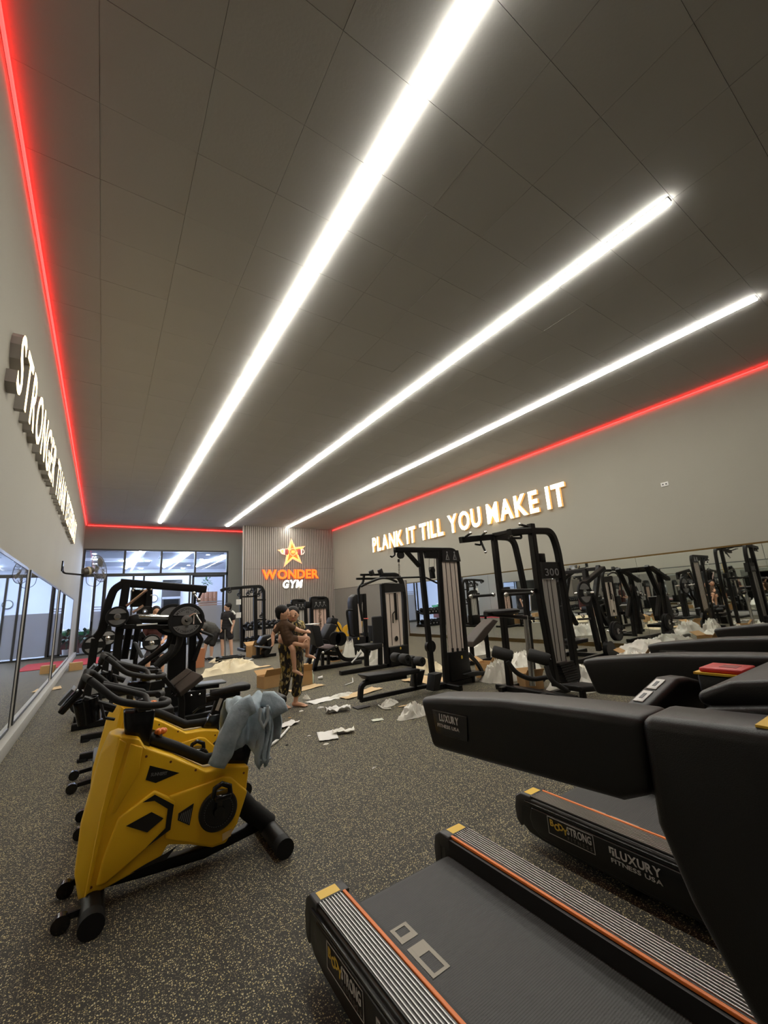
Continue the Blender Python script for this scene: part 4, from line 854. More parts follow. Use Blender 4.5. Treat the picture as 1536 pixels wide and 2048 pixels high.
MB().tube([cD(680,690,Y=4.3), cD(690,860,Y=4.3)], .014, 8).build('carriage_rod', CHR, t); MB().tube([cD(640,900,Y=4.35), cD(700,1500,Y=4.35)], .035, 10).build('carriage_post', STEEL, t, smooth=60)
MB().tube([cD(655,900,Y=4.32), cD(722,1500,Y=4.32)], .016, 10).build('carriage_rod', CHR, t, smooth=60)
# lower foam rollers on curved arms, seat
pa = cD(485,1240,Y=4.1); roller(t, pa+Vector((-.10,.16,.06)), pa+Vector((.04,-.06,-.02)), .085)
pb = cD(800,1270,Y=3.6); roller(t, pb+Vector((-.10,.16,.06)), pb+Vector((.04,-.06,-.02)), .085)
MB().tube(fillet([cD(490,1290,Y=4.05), cD(560,1390,Y=4.0), cD(690,1450,Y=3.9), cD(840,1425,Y=3.8)], .12, 5), .032, 12).build('roller_arm', FOAM, t, smooth=60)
MB().tube(fillet([cD(820,1330,Y=3.55), cD(860,1460,Y=3.5), cD(1000,1540,Y=3.4)], .12, 5), .032, 12).build('roller_arm', FOAM, t, smooth=60)
q0 = cD(985,1475,Y=3.45); pad('leg_seat', t, [(q0.x, 3.25, q0.z-.02), (q0.x+.55, 3.25, q0.z-.08), (q0.x+.55, 3.25, q0.z-.17), (q0.x+.03, 3.25, q0.z-.10)], (0,.32,0), PAD, .03)
MB().bar([(q0.x+.3, 3.42, q0.z-.12), (q0.x+.3, 3.42, .02)], .07, .07).build('leg_seat_post', BLK, t); MB().bar([(q0.x+.3, 3.0, .04), (q0.x+.3, 4.9, .04)], .08, .08).build('base_beam', BLK, t)
for yy in (Yf, Yn): MB().bar([(5.25, yy, .035), (6.35, yy, .035)], .08, .07).build('base_runner', BLK, t)
MB().bar([(5.48, Yn-.4, .035), (5.48, Yf+.1, .035)], .08, .07).build('base_runner', BLK, t)
# ---- pec deck behind the lat machine --------------------------------------------------
Y6 = 8.3
def q6(u, v, dy=0): return cR(u, v, Y=Y6)+Vector((0, dy, 0))
t = thing('pec_fly_machine', (5.4, Y6, 0), 'black pec fly machine with pink tinted stack guard and swing arms', 'gym machine')
MB().bar([q6(358,548), q6(402,1255)], .10, .10, up=UPY).build('stack_upright', BLK, t)
MB().bar(fillet([q6(345,468), q6(480,466), q6(525,520), q6(545,640), q6(572,1235)], .16, 6), .10, .10, up=UPY).build('main_arch', BLK, t)
MB().prism([q6(u, v, -.06) for u, v in ((365,540),(535,545),(540,612),(372,622))], (0,.1,0)).build('header_plate', BLK2, t)
gp = MB().prism([q6(u, v, -.03) for u, v in ((385,626),(508,618),(532,1062),(410,1082))], (0,.02,0)).build('stack_guard', PANELF, t)
for a, b in ((415, 440), (480, 510)): MB().bar([q6(a, 630, -.035), q6(b, 1070, -.035)], .014, .006, up=UPY).build('guard_line', BLK2, gp)
MB().bar([q6(458,622,-.05), q6(472,852,-.05)], .05, .05, up=UPY).build('weight_column', BLK, t); MB().bar(fillet([q6(455,780,-.07), q6(435,800,-.07), q6(440,880,-.07)], .03), .02, .02, up=UPY).build('selector_handle', BLK, t)
MB().ball(q6(472,1010,-.05), .05, (1,.3,1.2)).build('selector_knob', GLOSSB, t, smooth=60)
MB().prism([q6(u, v, -.09) for u, v in ((408,1088),(562,1062),(578,1210),(420,1250))], (0,.2,0)).build('stack_shroud', BLK, t, bevel=.008); MB().ball(q6(496,1092,-.10), .022, (1,.3,1.4)).build('gold_badge', GOLDP, t, smooth=60)
MB().bar([q6(140,502), q6(345,500)], .05, .05, up=UPY).build('swing_arm', BLK, t); MB().bar([q6(175,468), q6(345,466)], .05, .05, up=UPY).build('top_beam', BLK, t)
MB().tube(fillet([q6(160,570,-.1), q6(200,548,-.1), q6(330,495,-.1), q6(400,500,-.1), q6(465,530,-.1)], .1, 4), .03, 10).build('swing_arm', BLK, t, smooth=60)
for u, v in ((250, 455), (325, 445)): MB().obox(q6(u, v, -.1), (.035,0,.02), (0,.06,0), (-.02,0,.06)).build('arm_pivot', BLK2, t, bevel=.01)
MB().bar(fillet([q6(205,470), q6(195,540), q6(155,575), q6(165,700), q6(192,860)], .08), .05, .05, up=UPY).build('arm_post', BLK, t)
MB().lathe(q6(315,820), (0,0,-1), [(0,0),(0,.11),(.02,.13),(.60,.13),(.62,.11),(.62,0)], 20).build('arm_pad', PAD, t, smooth=40)
pad('seat_pad', t, [q6(150,1068,-.2), q6(325,1045,-.2), q6(322,1085,-.2), q6(240,1112,-.2), q6(165,1085,-.2)], (0,.40,0), PAD, .02)
MB().bar([q6(225,1105), q6(228,1245)], .09, .09, up=UPY).build('seat_post', BLK, t); MB().tube([q6(100,1218), q6(182,1130)], .022, 8).build('seat_strut', STEEL, t, smooth=60)
MB().bar([q6(342,1050), q6(345,1280)], .09, .09, up=UPY).build('frame_leg', BLK, t)
x0, x1 = q6(0,1250).x, q6(572,1235).x; MB().bar([(x0, Y6, .05), (x1, Y6, .05)], .10, .08).build('base_beam', BLK, t); MB().bar([(x1-.15, Y6-.4, .04), (x1-.15, Y6+.4, .04)], .09, .08).build('base_beam', BLK, t)
pad('back_pad', t, [q6(355,900,.05), q6(300,900,.05), q6(318,1040,.05), q6(362,1040,.05)], (0,.3,0), PAD, .02)

# ---- machine with looped handle behind ------------------------------------------------
Y5 = 10.2
def q5(u, v, dy=0): return cR(u, v, Y=Y5)+Vector((0, dy, 0))
t = thing('shoulder_press_machine', (6.2, Y5, 0), 'black stack machine with a thin looped side handle near the grey slats', 'gym machine')
MB().prism([q5(u, v, 0) for u, v in ((105,700),(112,655),(138,632),(155,640),(160,700),(172,1010),(120,1010))], (0,.30,0)).build('stack_shroud', BLK, t, bevel=.02)
MB().bar([q5(205,630), q5(232,1240)], .10, .10, up=UPY).build('rear_upright', BLK, t); MB().prism([q5(u, v, .0) for u, v in ((165,632),(218,630),(225,860),(175,860))], (0,.1,0)).build('header_plate', BLK2, t)
MB().prism([q5(u, v, -.01) for u, v in ((150,715),(168,715),(190,965),(165,965))], (0,.02,0)).build('stack_guard', PANELF, t)
MB().tube([q5(186,700,-.03), q5(190,960,-.03)], .016, 8).build('guide_rod', CHR, t); MB().tube([q5(185,842,-.05), q5(232,842,-.05)], .018, 8).build('pin_handle', CHR, t)
MB().tube(fillet([q5(105,768), q5(60,768), q5(58,800), q5(85,985), q5(120,990)], .12, 5), .028, 10).build('loop_handle', BLK, t, smooth=60)
MB().prism([q5(u, v, -.05) for u, v in ((115,1000),(240,990),(245,1235),(125,1240))], (0,.35,0)).build('lower_shroud', BLK, t, bevel=.01); MB().ball(q5(148,1012,-.06), .03, (1,.3,1.3)).build('gold_badge', GOLDP, t)
x0 = q5(100,1240).x; MB().box(x0-.1, x0+1.0, Y5-.25, Y5+.45, 0, .07).build('base', BLK, t)
pad('seat_pad', t, [q5(245,960,.1), q5(330,955,.1), q5(330,985,.1), q5(245,990,.1)], (0,.4,0), PAD, .02); MB().bar([q5(290,985,.3), q5(295,1180,.3)], .08, .08, up=UPY).build('seat_post', BLK, t)

# ---- hip abductor bench machine -------------------------------------------------------
Y4 = 9.4
def q4(u, v, dy=0): return cM(u, v, Y=Y4)+Vector((0, dy, 0))
t = thing('hip_abductor_machine', (4.7, Y4, 0), 'black seated leg machine with tilted back pads behind the woman', 'gym machine')
pad('back_pad', t, [q4(838,895,-.2), q4(905,898,-.2), q4(945,1070,-.2), q4(880,1080,-.2)], (0,.38,0), PAD); MB().box(*(lambda p: (p.x-.1, p.x+.12, Y4-.18, Y4+.16, p.z, p.z+.02))(q4(868, 892))).build('towel', WHT, t)
pad('recline_pad', t, [q4(1003,882,-.2), q4(1062,898,-.2), q4(985,1025,-.2), q4(932,1012,-.2)], (0,.36,0), PADG if 0 else PAD); pad('head_pad', t, [q4(1005,882,-.14), q4(1022,830,-.14), q4(1075,842,-.14), q4(1062,892,-.14)], (0,.26,0), PAD)
MB().bar([q4(1045,815), q4(1120,960)], .03, .03, up=UPY).build('adjust_rod', BLK, t)
for u in (1035, 1082): MB().lathe(q4(u, 1010, -.22), (0,1,0), [(0,0),(0,.15),(.02,.17),(.05,.17),(.05,0)], 22).build('pivot_disc', BLK, t, smooth=40)
pad('seat_pad', t, [q4(895,1085,-.22), q4(955,1058,-.22), q4(1042,1062,-.22), q4(990,1100,-.22)], (0,.42,0), mat('pink_grey_pad', (.30,.24,.25), .4), .02)
MB().tube([q4(925,1125,-.25), q4(1035,1072,-.25)], .02, 8).build('side_grip', FOAM, t, smooth=60)
for u, v in ((925,1125), (1035,1072)): MB().ball(q4(u, v, -.25), .035).build('grip_end', CHR, t, smooth=60)
for a, b in (((885,1070),(820,1290)), ((935,1100),(880,1300))): MB().bar([q4(*a), q4(*b)], .10, .10, up=UPY).build('frame_leg', BLK, t)
x0, x1 = q4(880,1295).x, q4(1290,1220).x; MB().bar([(x0, Y4, .05), (x1, Y4, .05)], .10, .09).build('base_beam', BLK, t)
MB().bar(fillet([q4(1060,1010), q4(1085,1120), q4(1130,1185), q4(1215,1195)], .1, 5), .09, .09, up=UPY).build('curved_leg', BLK, t)
for u in (960, 1010): MB().bar([q4(u,1100), Vector((q4(u,1250).x, Y4, .05))], .07, .07, up=UPY).build('seat_post', BLK, t)
MB().bar([q4(960,1130), q4(1080,1140)], .10, .08, up=UPY).build('seat_rail', BLK, t)
for k in range(3): MB().box(*(lambda p: (p.x-.05, p.x+.22, Y4+.1, Y4+.4, p.z-.05, p.z+.02))(q4(985+k*45, 1185))).build('stack_plate', BLK2, t)

# ---- two stack towers in front of the slatted wall ------------------------------------
def tower(label, Y, U, pin, text):
    def q(u, v, dy=0): return cM(u, v, Y=Y)+Vector((0, dy, 0))
    u0, u1, v0 = U; b = q((u0+u1)/2, 900); t = thing('stack_machine', (b.x, Y, 0), label, 'gym machine', 'stack machines by the slatted wall')
    x0, x1, zt = q(u0, 900).x, q(u1, 900).x, q(u0, v0).z
    MB().bar(fillet([(x0, Y, 0), (x0, Y, zt), (x0+.3, Y, zt)], .05, 2), .12, .10, up=UPY).build('upright', BLK, t)
    MB().bar(fillet([(x0+.2, Y, zt), (x1, Y, zt-.02), (x1, Y, zt-.3), (x1+.03, Y, 0)], .28, 7), .12, .12, up=UPY).build('arch', BLK, t)
    MB().box(x0, x1-.02, Y-.06, Y+.06, zt-.36, zt-.02).build('header_plate', BLK2, t)
    for k in range(3): 
        c = Vector((x0+(x1-x0)*(.25+.25*k), Y-.065, zt-.24)); m = MB(); m.ball(c+Vector((0,0,.08)), .03, (1,.2,1)); m.bar([c+Vector((-.06,0,-.06)), c+Vector((0,0,.04)), c+Vector((.07,0,-.05))], .01, .025, up=UPY); m.build('pictogram', PIC, t)
    g = MB().box(x0+.06, x1-.06, Y-.02, Y, .55, zt-.36).build('stack_guard', pin, t)
    for k in (1, 2, 3): MB().box(x0+(x1-x0)*k/4-.008, x0+(x1-x0)*k/4+.008, Y-.026, Y-.02, .55, zt-.36).build('guard_line', BLK2, g)
    if text: print_text('IMPULSE', ((x0+x1)/2+.05, Y-.03, .8), (0,0,1), (-1,0,0), .10, mat('brown_print', (.20,.13,.09), .5), g, bold=.01, depth=.004, width=.85, gap=.12)
    MB().box(x0, x1, Y-.08, Y+.25, .08, .55).build('stack_shroud', BLK, t, bevel=.01); MB().box(x0-.15, x1+.15, Y-.3, Y+.4, 0, .08).build('base', BLK, t)
    MB().box(x0-.22, x0, Y-.05, Y+.05, zt-.32, zt-.10).build('pulley_arm', BLK, t, bevel=.02)
    pad('seat_pad', t, [(x0-.2, Y-.75, .45), (x0+.3, Y-.75, .45), (x0+.3, Y-.75, .53), (x0-.2, Y-.75, .53)], (0,.42,0), PAD); MB().bar([(x0+.05, Y-.5, .46), (x0+.05, Y-.5, .02)], .08, .08).build('seat_post', BLK, t); MB().bar([(x0+.05, Y-.8, .03), (x0+.05, Y, .03)], .09, .06).build('base_beam', BLK, t)
tower('black stack machine with plain grey guard in front of the slatted wall', 15.0, (705, 815, 690), PANELG, False)
tower('taller stack machine with pink guard in front of the slatted wall', 13.0, (868, 1005, 668), mat('pink_guard_panel', (.62,.44,.36), .3), True)  # guard panel has an even pink base colour
# ---- plate loaded machine by the mirror wall ------------------------------------------
t = thing('plate_loaded_press', (8.9, 5.5, 0), 'black plate loaded press machine standing against the mirror wall', 'gym machine')
Y9 = 5.2
def q9(u, v, dy=0): return cX(u, v, Y=Y9)+Vector((0, dy, 0))
for dy in (0, .75):
    MB().bar([q9(185,300,dy), q9(215,560,dy), q9(290,890,dy)], .12, .10, up=UPY).build('front_upright', BLK, t)
    MB().bar([q9(285,268,dy), q9(255,520,dy), q9(300,700,dy), q9(345,890,dy)], .11, .10, up=UPY).build('rear_upright', BLK, t)
    MB().bar([q9(150,395,dy-.1), q9(285,285,dy-.1)], .09, .13, up=UPY).build('press_arm', BLK, t)
    MB().bar([q9(190,400,dy), q9(350,700,dy)], .09, .09, up=UPY).build('lever', BLK, t)
MB().bar([q9(190,300), q9(190,300,.75)], .08, .08).build('cross_beam', BLK, t); MB().bar([q9(285,285), q9(285,285,.75)], .08, .08).build('cross_beam', BLK, t)
pad('back_pad', t, [q9(60,560,.2), q9(150,555,.2), q9(160,800,.2), q9(75,800,.2)], (0,.36,0), PAD); MB().bar([q9(120,800,.35), q9(130,1000,.35)], .1, .1, up=UPY).build('pad_post', BLK, t)
MB().bar([q9(100,660,-.1), q9(190,655,-.1)], .04, .04, up=UPY).build('grip', FOAM, t); MB().ball(q9(132,637,-.12), .035).build('grip_end', CHR, t)
pad('seat_pad', t, [q9(120,830,.15), q9(260,800,.15), q9(260,830,.15), q9(120,860,.15)], (0,.42,0), PAD)
sleeve_bar(t, q9(80,470,-.1), q9(80,470,-.52)); sleeve_bar(t, q9(350,745,0), q9(350,745,-.42))
for dy in (0, .75): MB().bar([(q9(60,900).x, Y9+dy, .05), (q9(420,900).x, Y9+dy, .05)], .09, .09).build('base_runner', BLK, t)
MB().bar([(q9(300,900).x, Y9, .05), (q9(300,900).x, Y9+.75, .05)], .09, .09).build('base_runner', BLK, t)
MB().lathe(q9(330,880,-.1), (0,1,0), [(-.05,0),(-.05,.18),(.05,.18),(.05,0)], 20).build('pivot_disc', BLK, t, smooth=40)
a = q9(80,470,-.33); plate(a, (0,-1,0), .245, 'grey faced weight plate on the press arm by the mirror wall')
a = q9(350,745,-.25); plate(a, (0,-1,0), .21, 'black weight plate low on the press machine by the mirror wall', m_in=BLK2); a = q9(350,745,-.19); plate(a, (0,-1,0), .21, 'inner black weight plate low on the press machine by the mirror wall', m_in=BLK2)
# incline bench between the lat and chin machines, seen past the lat tower
t = thing('incline_bench', (7.3, 6.9, 0), 'black incline bench with long tilted pad near the mirror wall', 'bench')
def qb(u, v, dy=0): return cR(u, v, Y=6.9)+Vector((0, dy, 0))
pad('back_pad', t, [qb(1098,1085,-.15), qb(1180,1030,-.15), qb(1312,860,-.15), qb(1268,845,-.15), qb(1190,920,-.15), qb(1095,1035,-.15)], (0,.32,0), PADB, .02)
MB().bar([qb(1240,930), Vector((qb(1260,1100).x, 6.9, .04))], .08, .08, up=UPY).build('frame_leg', BLK, t); MB().bar([(qb(1090,1100).x, 6.9, .05), (qb(1430,1050).x, 6.9, .05)], .09, .08).build('base_beam', BLK, t); MB().bar([qb(1120,1040), Vector((qb(1125,1130).x, 6.9, .05))], .08, .08, up=UPY).build('front_leg', BLK, t)
MB().bar([(qb(1430,1050).x, 6.6, .04), (qb(1430,1050).x, 7.2, .04)], .08, .08).build('foot_bar', BLK, t)
# =================================================================== MACHINES, LEFT SIDE
Y3 = 7.6
def q3(u, v, dy=0): return cL(u, v, Y=Y3)+Vector((0, dy, 0))
t = thing('leg_press_machine', (.8, Y3, 0), 'large black plate loaded leverage machine with heavy top beam', 'gym machine')
MB().bar([q3(428,535), q3(1162,592)], .12, .10, up=UPY).build('top_beam', BLK, t, bevel=.006)
MB().bar([q3(480,545), q3(445,780), q3(415,1000), q3(392,1210)], .11, .13, up=UPY).build('front_upright', BLK, t)
MB().bar(fillet([q3(450,545), q3(375,590), q3(325,720), q3(270,950), q3(215,1010)], .25, 6), .11, .11, up=UPY).build('rear_arch', BLK, t)
MB().bar([q3(520,900,.35), q3(470,1200,.35)], .10, .12, up=UPY).build('side_upright', BLK, t); MB().bar([q3(590,900,.2), q3(540,1200,.2)], .08, .08, up=UPY).build('side_upright', BLK, t)
MB().prism([q3(u, v, -.05) for u, v in ((655,585),(705,585),(698,735),(645,735))], (0,.35,0)).build('bracket_plate', BLK, t); MB().prism([q3(u, v, .1) for u, v in ((530,590),(660,590),(650,735),(520,740))], (0,.3,0)).build('weight_carrier', BLK2, t)
for u, v in ((690,595),(690,645),(600,600),(625,600),(535,605),(440,770),(545,590)): MB().ball(q3(u, v, -.07), .018).build('bolt', CHR, t, smooth=60)
COP = mat('copper_tone_steel', (.55,.40,.34), .3, metal=1.)  # link rods: metal with a pinkish copper base colour
MB().tube([q3(478,735,-.08), q3(655,598,-.08)], .020, 8).build('link_rod', COP, t, smooth=60); MB().tube([q3(535,790,-.02), q3(625,730,-.02)], .020, 8).build('link_rod', COP, t, smooth=60)
MB().prism([q3(u, v, -.15) for u, v in ((470,890),(500,820),(575,800),(610,880),(600,900))], (0,.3,0)).build('carriage', BLK, t, bevel=.02)
MB().cyl(q3(560,820,-.1), q3(830,830,-.1), .036, 14).build('carriage_shaft', CHR, t, smooth=60); MB().cyl(q3(560,850,-.1), q3(1000,860,-.1), .05, 14).build('carriage_tube', BLK, t, smooth=60)
MB().bar([q3(395,908,-.12), q3(1010,915,-.12)], .07, .075, up=UPY).build('lower_beam', BLK, t); MB().box(*(lambda p: (p.x-.14, p.x+.14, Y3-.17, Y3-.15, p.z-.01, p.z+.012))(q3(650, 890))).build('scale_strip', WHT, t)
for u, w_ in ((925, .26), (1055, .11)): MB().bar([q3(u,960,.1), Vector((q3(u,1200).x, Y3+.1, .02))], w_, .12, up=UPY).build('stand_post', BLK, t)
MB().tube(fillet([q3(860,960), q3(850,1050), q3(720,1150), q3(590,1245)], .2, 6), .045, 10).build('swing_arm', BLK, t, smooth=60); MB().tube(fillet([q3(930,960,-.2), q3(910,1090,-.2), q3(720,1250,-.2)], .25, 6), .050, 10).build('swing_arm', BLK, t, smooth=60)
MB().bar([q3(1072,595), q3(1060,740)], .035, .05, up=UPY).build('hanger', BLK, t); MB().bar([q3(1130,600), q3(1085,690)], .03, .05, up=UPY).build('hanger', BLK, t)
for u, v in ((1052,625), (1092,685)): MB().ball(q3(u, v, -.05), .035).build('hanger_end', CHR, t, smooth=60)
MB().tube([q3(1052,625,-.05), q3(1092,685,-.05)], .014, 8).build('hanger_rod', CHR, t, smooth=60)
MB().tube(fillet([q3(1080,935,-.2), q3(1100,950,-.2), q3(1205,990,-.2), q3(1165,1030,-.2)], .05, 4), .022, 10).build('hand_grip', FOAM, t, smooth=60); MB().bar([q3(1085,960), q3(1120,1020), q3(1060,1200)], .06, .08, up=UPY).build('grip_arm', BLK, t)
for yy in (Y3+.02, Y3+.6): MB().bar([(-.25, yy, .045), (1.75, yy, .045)], .10, .09).build('base_runner', BLK, t)
for x in (.05, .55, 1.05, 1.35): MB().bar([(x, Y3+.02, .05), (x, Y3+.6, .05)], .09, .08).build('base_runner', BLK, t)
MB().bar([(q3(392,1210).x, Y3, .05), q3(392,1210)], .10, .12, up=UPY).build('front_upright_foot', BLK, t)
MB().bar([q3(215,1010), (q3(200,1100).x-.05, Y3, .05)], .10, .10, up=UPY).build('rear_leg', BLK, t)
pad('calf_pad', t, [q3(540,1040,-.1), q3(570,1040,-.1), q3(630,1170,-.1), q3(600,1180,-.1)], (0,.2,0), PADG, .02)
sleeve_bar(t, q3(970,850,-.05), q3(970,850,-.50)); sleeve_bar(t, q3(400,825,-.05), q3(400,825,-.35))
cl_ = MB(); p = q3(985,840,-.48); cl_.tube([p+Vector((-.02,0,.03)), p+Vector((.05,0,.07)), p+Vector((.08,-.02,.06))], .016, 8); cl_.tube([p+Vector((.05,0,.05)), p+Vector((.045,-.03,-.09))], .012, 8); cl_.tube([p+Vector((.08,0,.05)), p+Vector((.15,-.03,-.08))], .012, 8); cl_.build('spring_collar', CHR, t, smooth=60)
plate(q3(970,855,-.32), (0,-1,0), .265, 'big lettered 25 kilo weight plate on the large leverage machine', text='TECHNOGYM', thick=.05)
plate(q3(870,850,-.05), (0,-1,0), .25, 'weight plate half hidden behind the big lettered plate', thick=.05)
plate(q3(402,825,-.20), (0,-1,0), .15, 'weight plate at the rear arch end of the large leverage machine')
# ---- second plate machine towards the glass front -------------------------------------
Y8 = 10.0
def q8(u, v, dy=0): return cL(u, v, Y=Y8)+Vector((0, dy, 0))
t = thing('plate_row_machine', (.4, Y8+.2, 0), 'lower black plate loaded rowing machine near the left mirrors', 'gym machine')
MB().bar([q8(320,900), q8(330,1010), q8(305,1180)], .12, .12, up=UPY).build('upright', BLK, t); MB().bar(fillet([q8(200,1090), q8(240,960), q8(330,860)], .2), .09, .09, up=UPY).build('lever_arm', BLK, t)
MB().bar([q8(205,1065), q8(330,1090)], .09, .09, up=UPY).build('plate_arm', BLK, t); MB().bar([q8(690,1045), q8(560,1000), q8(330,1000)], .09, .09, up=UPY).build('plate_arm', BLK, t); MB().bar([q8(600,960), q8(760,1200)], .09, .09, up=UPY).build('slanted_post', BLK, t)
pad('chest_pad', t, [q8(520,1110,-.1), q8(580,1110,-.1), q8(580,1180,-.1), q8(520,1180,-.1)], (0,.3,0), PAD); MB().bar([q8(560,1170,.05), Vector((q8(560,1250).x, Y8+.05, .03))], .08, .08, up=UPY).build('pad_post', BLK, t)
x0, x1 = q8(90,1300).x, q8(800,1250).x; MB().bar([(x0, Y8+.1, .05), (x1, Y8+.1, .05)], .10, .09).build('base_beam', BLK, t); MB().bar([(x0+.1, Y8-.35, .045), (x0+.1, Y8+.6, .045)], .09, .09).build('base_beam', BLK, t); MB().bar([q8(200,1090), Vector((q8(180,1240).x, Y8, .05))], .09, .09, up=UPY).build('leg', BLK, t); MB().bar([q8(305,1170), Vector((q8(305,1200).x, Y8+.1, .05))], .12, .12, up=UPY).build('leg', BLK, t); MB().bar([q8(755,1190), Vector((q8(765,1230).x, Y8+.1, .05))], .09, .09, up=UPY).build('leg', BLK, t)
sleeve_bar(t, q8(205,1065,.05), q8(205,1065,-.3)); sleeve_bar(t, q8(690,1045,.05), q8(690,1045,-.3)); sleeve_bar(t, q8(320,1005,.05), q8(320,1005,-.2))
for u, v in ((205,1065), (690,1045), (320,1008)): MB().ball(q8(u, v, -.28 if u != 320 else -.2), .045).build('sleeve_end', CHR, t, smooth=60)
plate(q8(205,1065,-.16), (0,-1,0), .19, 'light grey weight plate on the rowing machine facing the left mirrors', m_in=mat('pale_grey_plate', (.30,.30,.29), .45)); plate(q8(690,1045,-.16), (0,-1,0), .165, 'light grey weight plate on the rowing machine under the leverage carriage', m_in=mat('pale_grey_plate')); plate(q8(322,1005,-.08), (0,-1,0), .15, 'small weight plate on the upright of the rowing machine', m_in=mat('pale_grey_plate'))
p = cL(165, 1275, Y=8.6); plate((p.x, 8.6, .235), (.35,-.93,.05), .225, 'grey weight plate standing on the floor against the rowing machine', m_in=mat('pale_grey_plate'))
p = cL(560,960,Y=9.2); t2 = plate(cL(640,780,Y=9.9), (0,-1,0), .15, 'black weight plate seen under the top beam of the leverage machine', m_in=BLK2)
# ---- bench machine with brown pads ----------------------------------------------------
cB = crop(280, 1290, 7.68)
Y2 = 6.7
def q2(u, v, dy=0, Y=Y2): return cB(u, v, Y=Y)+Vector((0, dy, 0))
t = thing('preacher_bench', (1.1, Y2, 0), 'bench machine with tilted brown pad and a flat grey bench', 'bench')
d = Vector((0,.16,0))
for k, (a, b, c_, e) in enumerate(((((470,580)),(752,362),(800,388),(512,622)), ((520,632),(806,392),(925,440),(582,700)))): 
    P = [q2(*a), q2(*b), q2(*c_), q2(*e)]; P = [P[0]+d, P[1]+d, P[2]+d*(.0), P[3]+d*(.0)] if k == 0 else [P[0], P[1], P[2]-d, P[3]-d]
    pad('tilted_pad', t, P, Vector((.03,.03,-.07)), PADB, .014)
MB().bar([q2(235,355), q2(560,735)], .06, .075, up=UPY).build('bar_arm', BLK, t); MB().tube(fillet([q2(250,320,.1), q2(330,230,.1), q2(480,120,.1), q2(520,0,.1)], .15, 5), .035, 10).build('curl_lever', FOAM, t, smooth=60)
MB().tube([q2(360,880), q2(450,800)], .014, 8).build('lever_rod', CHR, t, smooth=60); MB().bar([q2(450,800), q2(540,730)], .03, .03, up=UPY).build('lever_arm', BLK, t)
MB().bar(fillet([q2(560,740), q2(620,760), q2(640,860), Vector((q2(630,1250).x, Y2, .02))], .1, 5), .08, .09, up=UPY).build('front_post', BLK, t)
pad('flat_bench', t, [q2(830,640,-.12,7.0), q2(1300,572,-.12,7.0), q2(1300,540,-.12,7.0), q2(880,590,-.12,7.0)], (0,.28,0), PADG, .02); MB().bar([q2(780,660,0,7.0), q2(1210,620,0,7.0)], .06, .06, up=UPY).build('bench_rail', BLK, t); MB().box(*(lambda p: (p.x-.15, p.x+.15, 6.9, 7.1, .0, p.z+.05))(q2(830, 740, 0, 7.0))).build('bench_stand', BLK, t, bevel=.01)
for u, v in ((762,757), (890,738)): MB().ball(q2(u, v, -.12, 7.0), .018).build('bolt', CHR, t)
for yy, xa, xb in ((5.95, -.10, 1.0), (6.84, -.12, 1.5), (7.18, .7, 1.62)): MB().bar([(xa, yy, .05), (xb, yy, .05)], .07, .07).build('base_runner', BLK, t, bevel=.004)
MB().bar([(.72, 5.95, .05), (.72, 7.18, .05)], .08, .07).build('base_runner', BLK, t); MB().bar([(1.02, 6.4, .05), (1.02, 7.18, .05)], .08, .07).build('base_runner', BLK, t)
for yy in (5.95, 6.84): MB().cyl((-.07, yy, .0), (-.07, yy, .03), .05, 14).build('rubber_foot', RUB, t)
MB().bar([q2(330,900), Vector((q2(330,1000).x, Y2, .05))], .10, .10, up=UPY).build('rear_post', BLK, t); MB().bar([q2(430,640), Vector((q2(430,900).x, Y2, .05))], .08, .08, up=UPY).build('rear_post', BLK, t)
for a, b in (((0,360),(220,372)), ((0,740),(330,770))): MB().bar([q2(*a), q2(*b)], .05, .05, up=UPY).build('side_handle', FOAM, t)
MB().bar([q2(90,640), q2(380,590)], .10, .05, up=UPY).build('step_bar', BLK, t); MB().bar([q2(60,400,.1), Vector((q2(60,700).x, Y2+.1, .05))], .07, .07, up=UPY).build('side_post', BLK, t)
# grey ended machine foot on wheels next to the bikes
t = thing('rolling_base', (.1, 5.17, 0), 'grey ended wheeled base of a black low machine behind the second spin bike', 'gym machine')
MB().box(.02, .22, 4.92, 5.42, .05, .24).build('base_block', PADG, t, bevel=.012); MB().bar([(.2, 5.17, .10), (.75, 5.17, .10)], .10, .10).build('base_beam', BLK, t); MB().bar([(.72, 4.9, .05), (.72, 5.45, .05)], .09, .09).build('foot_bar', BLK, t)
MB().bar([(.45, 5.17, .1), (.45, 5.17, .5)], .08, .08).build('short_post', BLK, t); pad('seat_pad', t, [(.3, 5.0, .5), (.68, 5.0, .5), (.68, 5.0, .57), (.3, 5.0, .57)], (0,.34,0), PAD)
for yy in (4.98, 5.36):
    MB().bar([(.04, yy, .07), (-.08, yy, .06)], .03, .035).build('wheel_bracket', BLK, t); MB().lathe((-.12, yy-.02, .042), (0,1,0), [(0,.01),(0,.042),(.04,.042),(.04,.01)], 18).build('transport_wheel', GLOSSB, t, smooth=40)

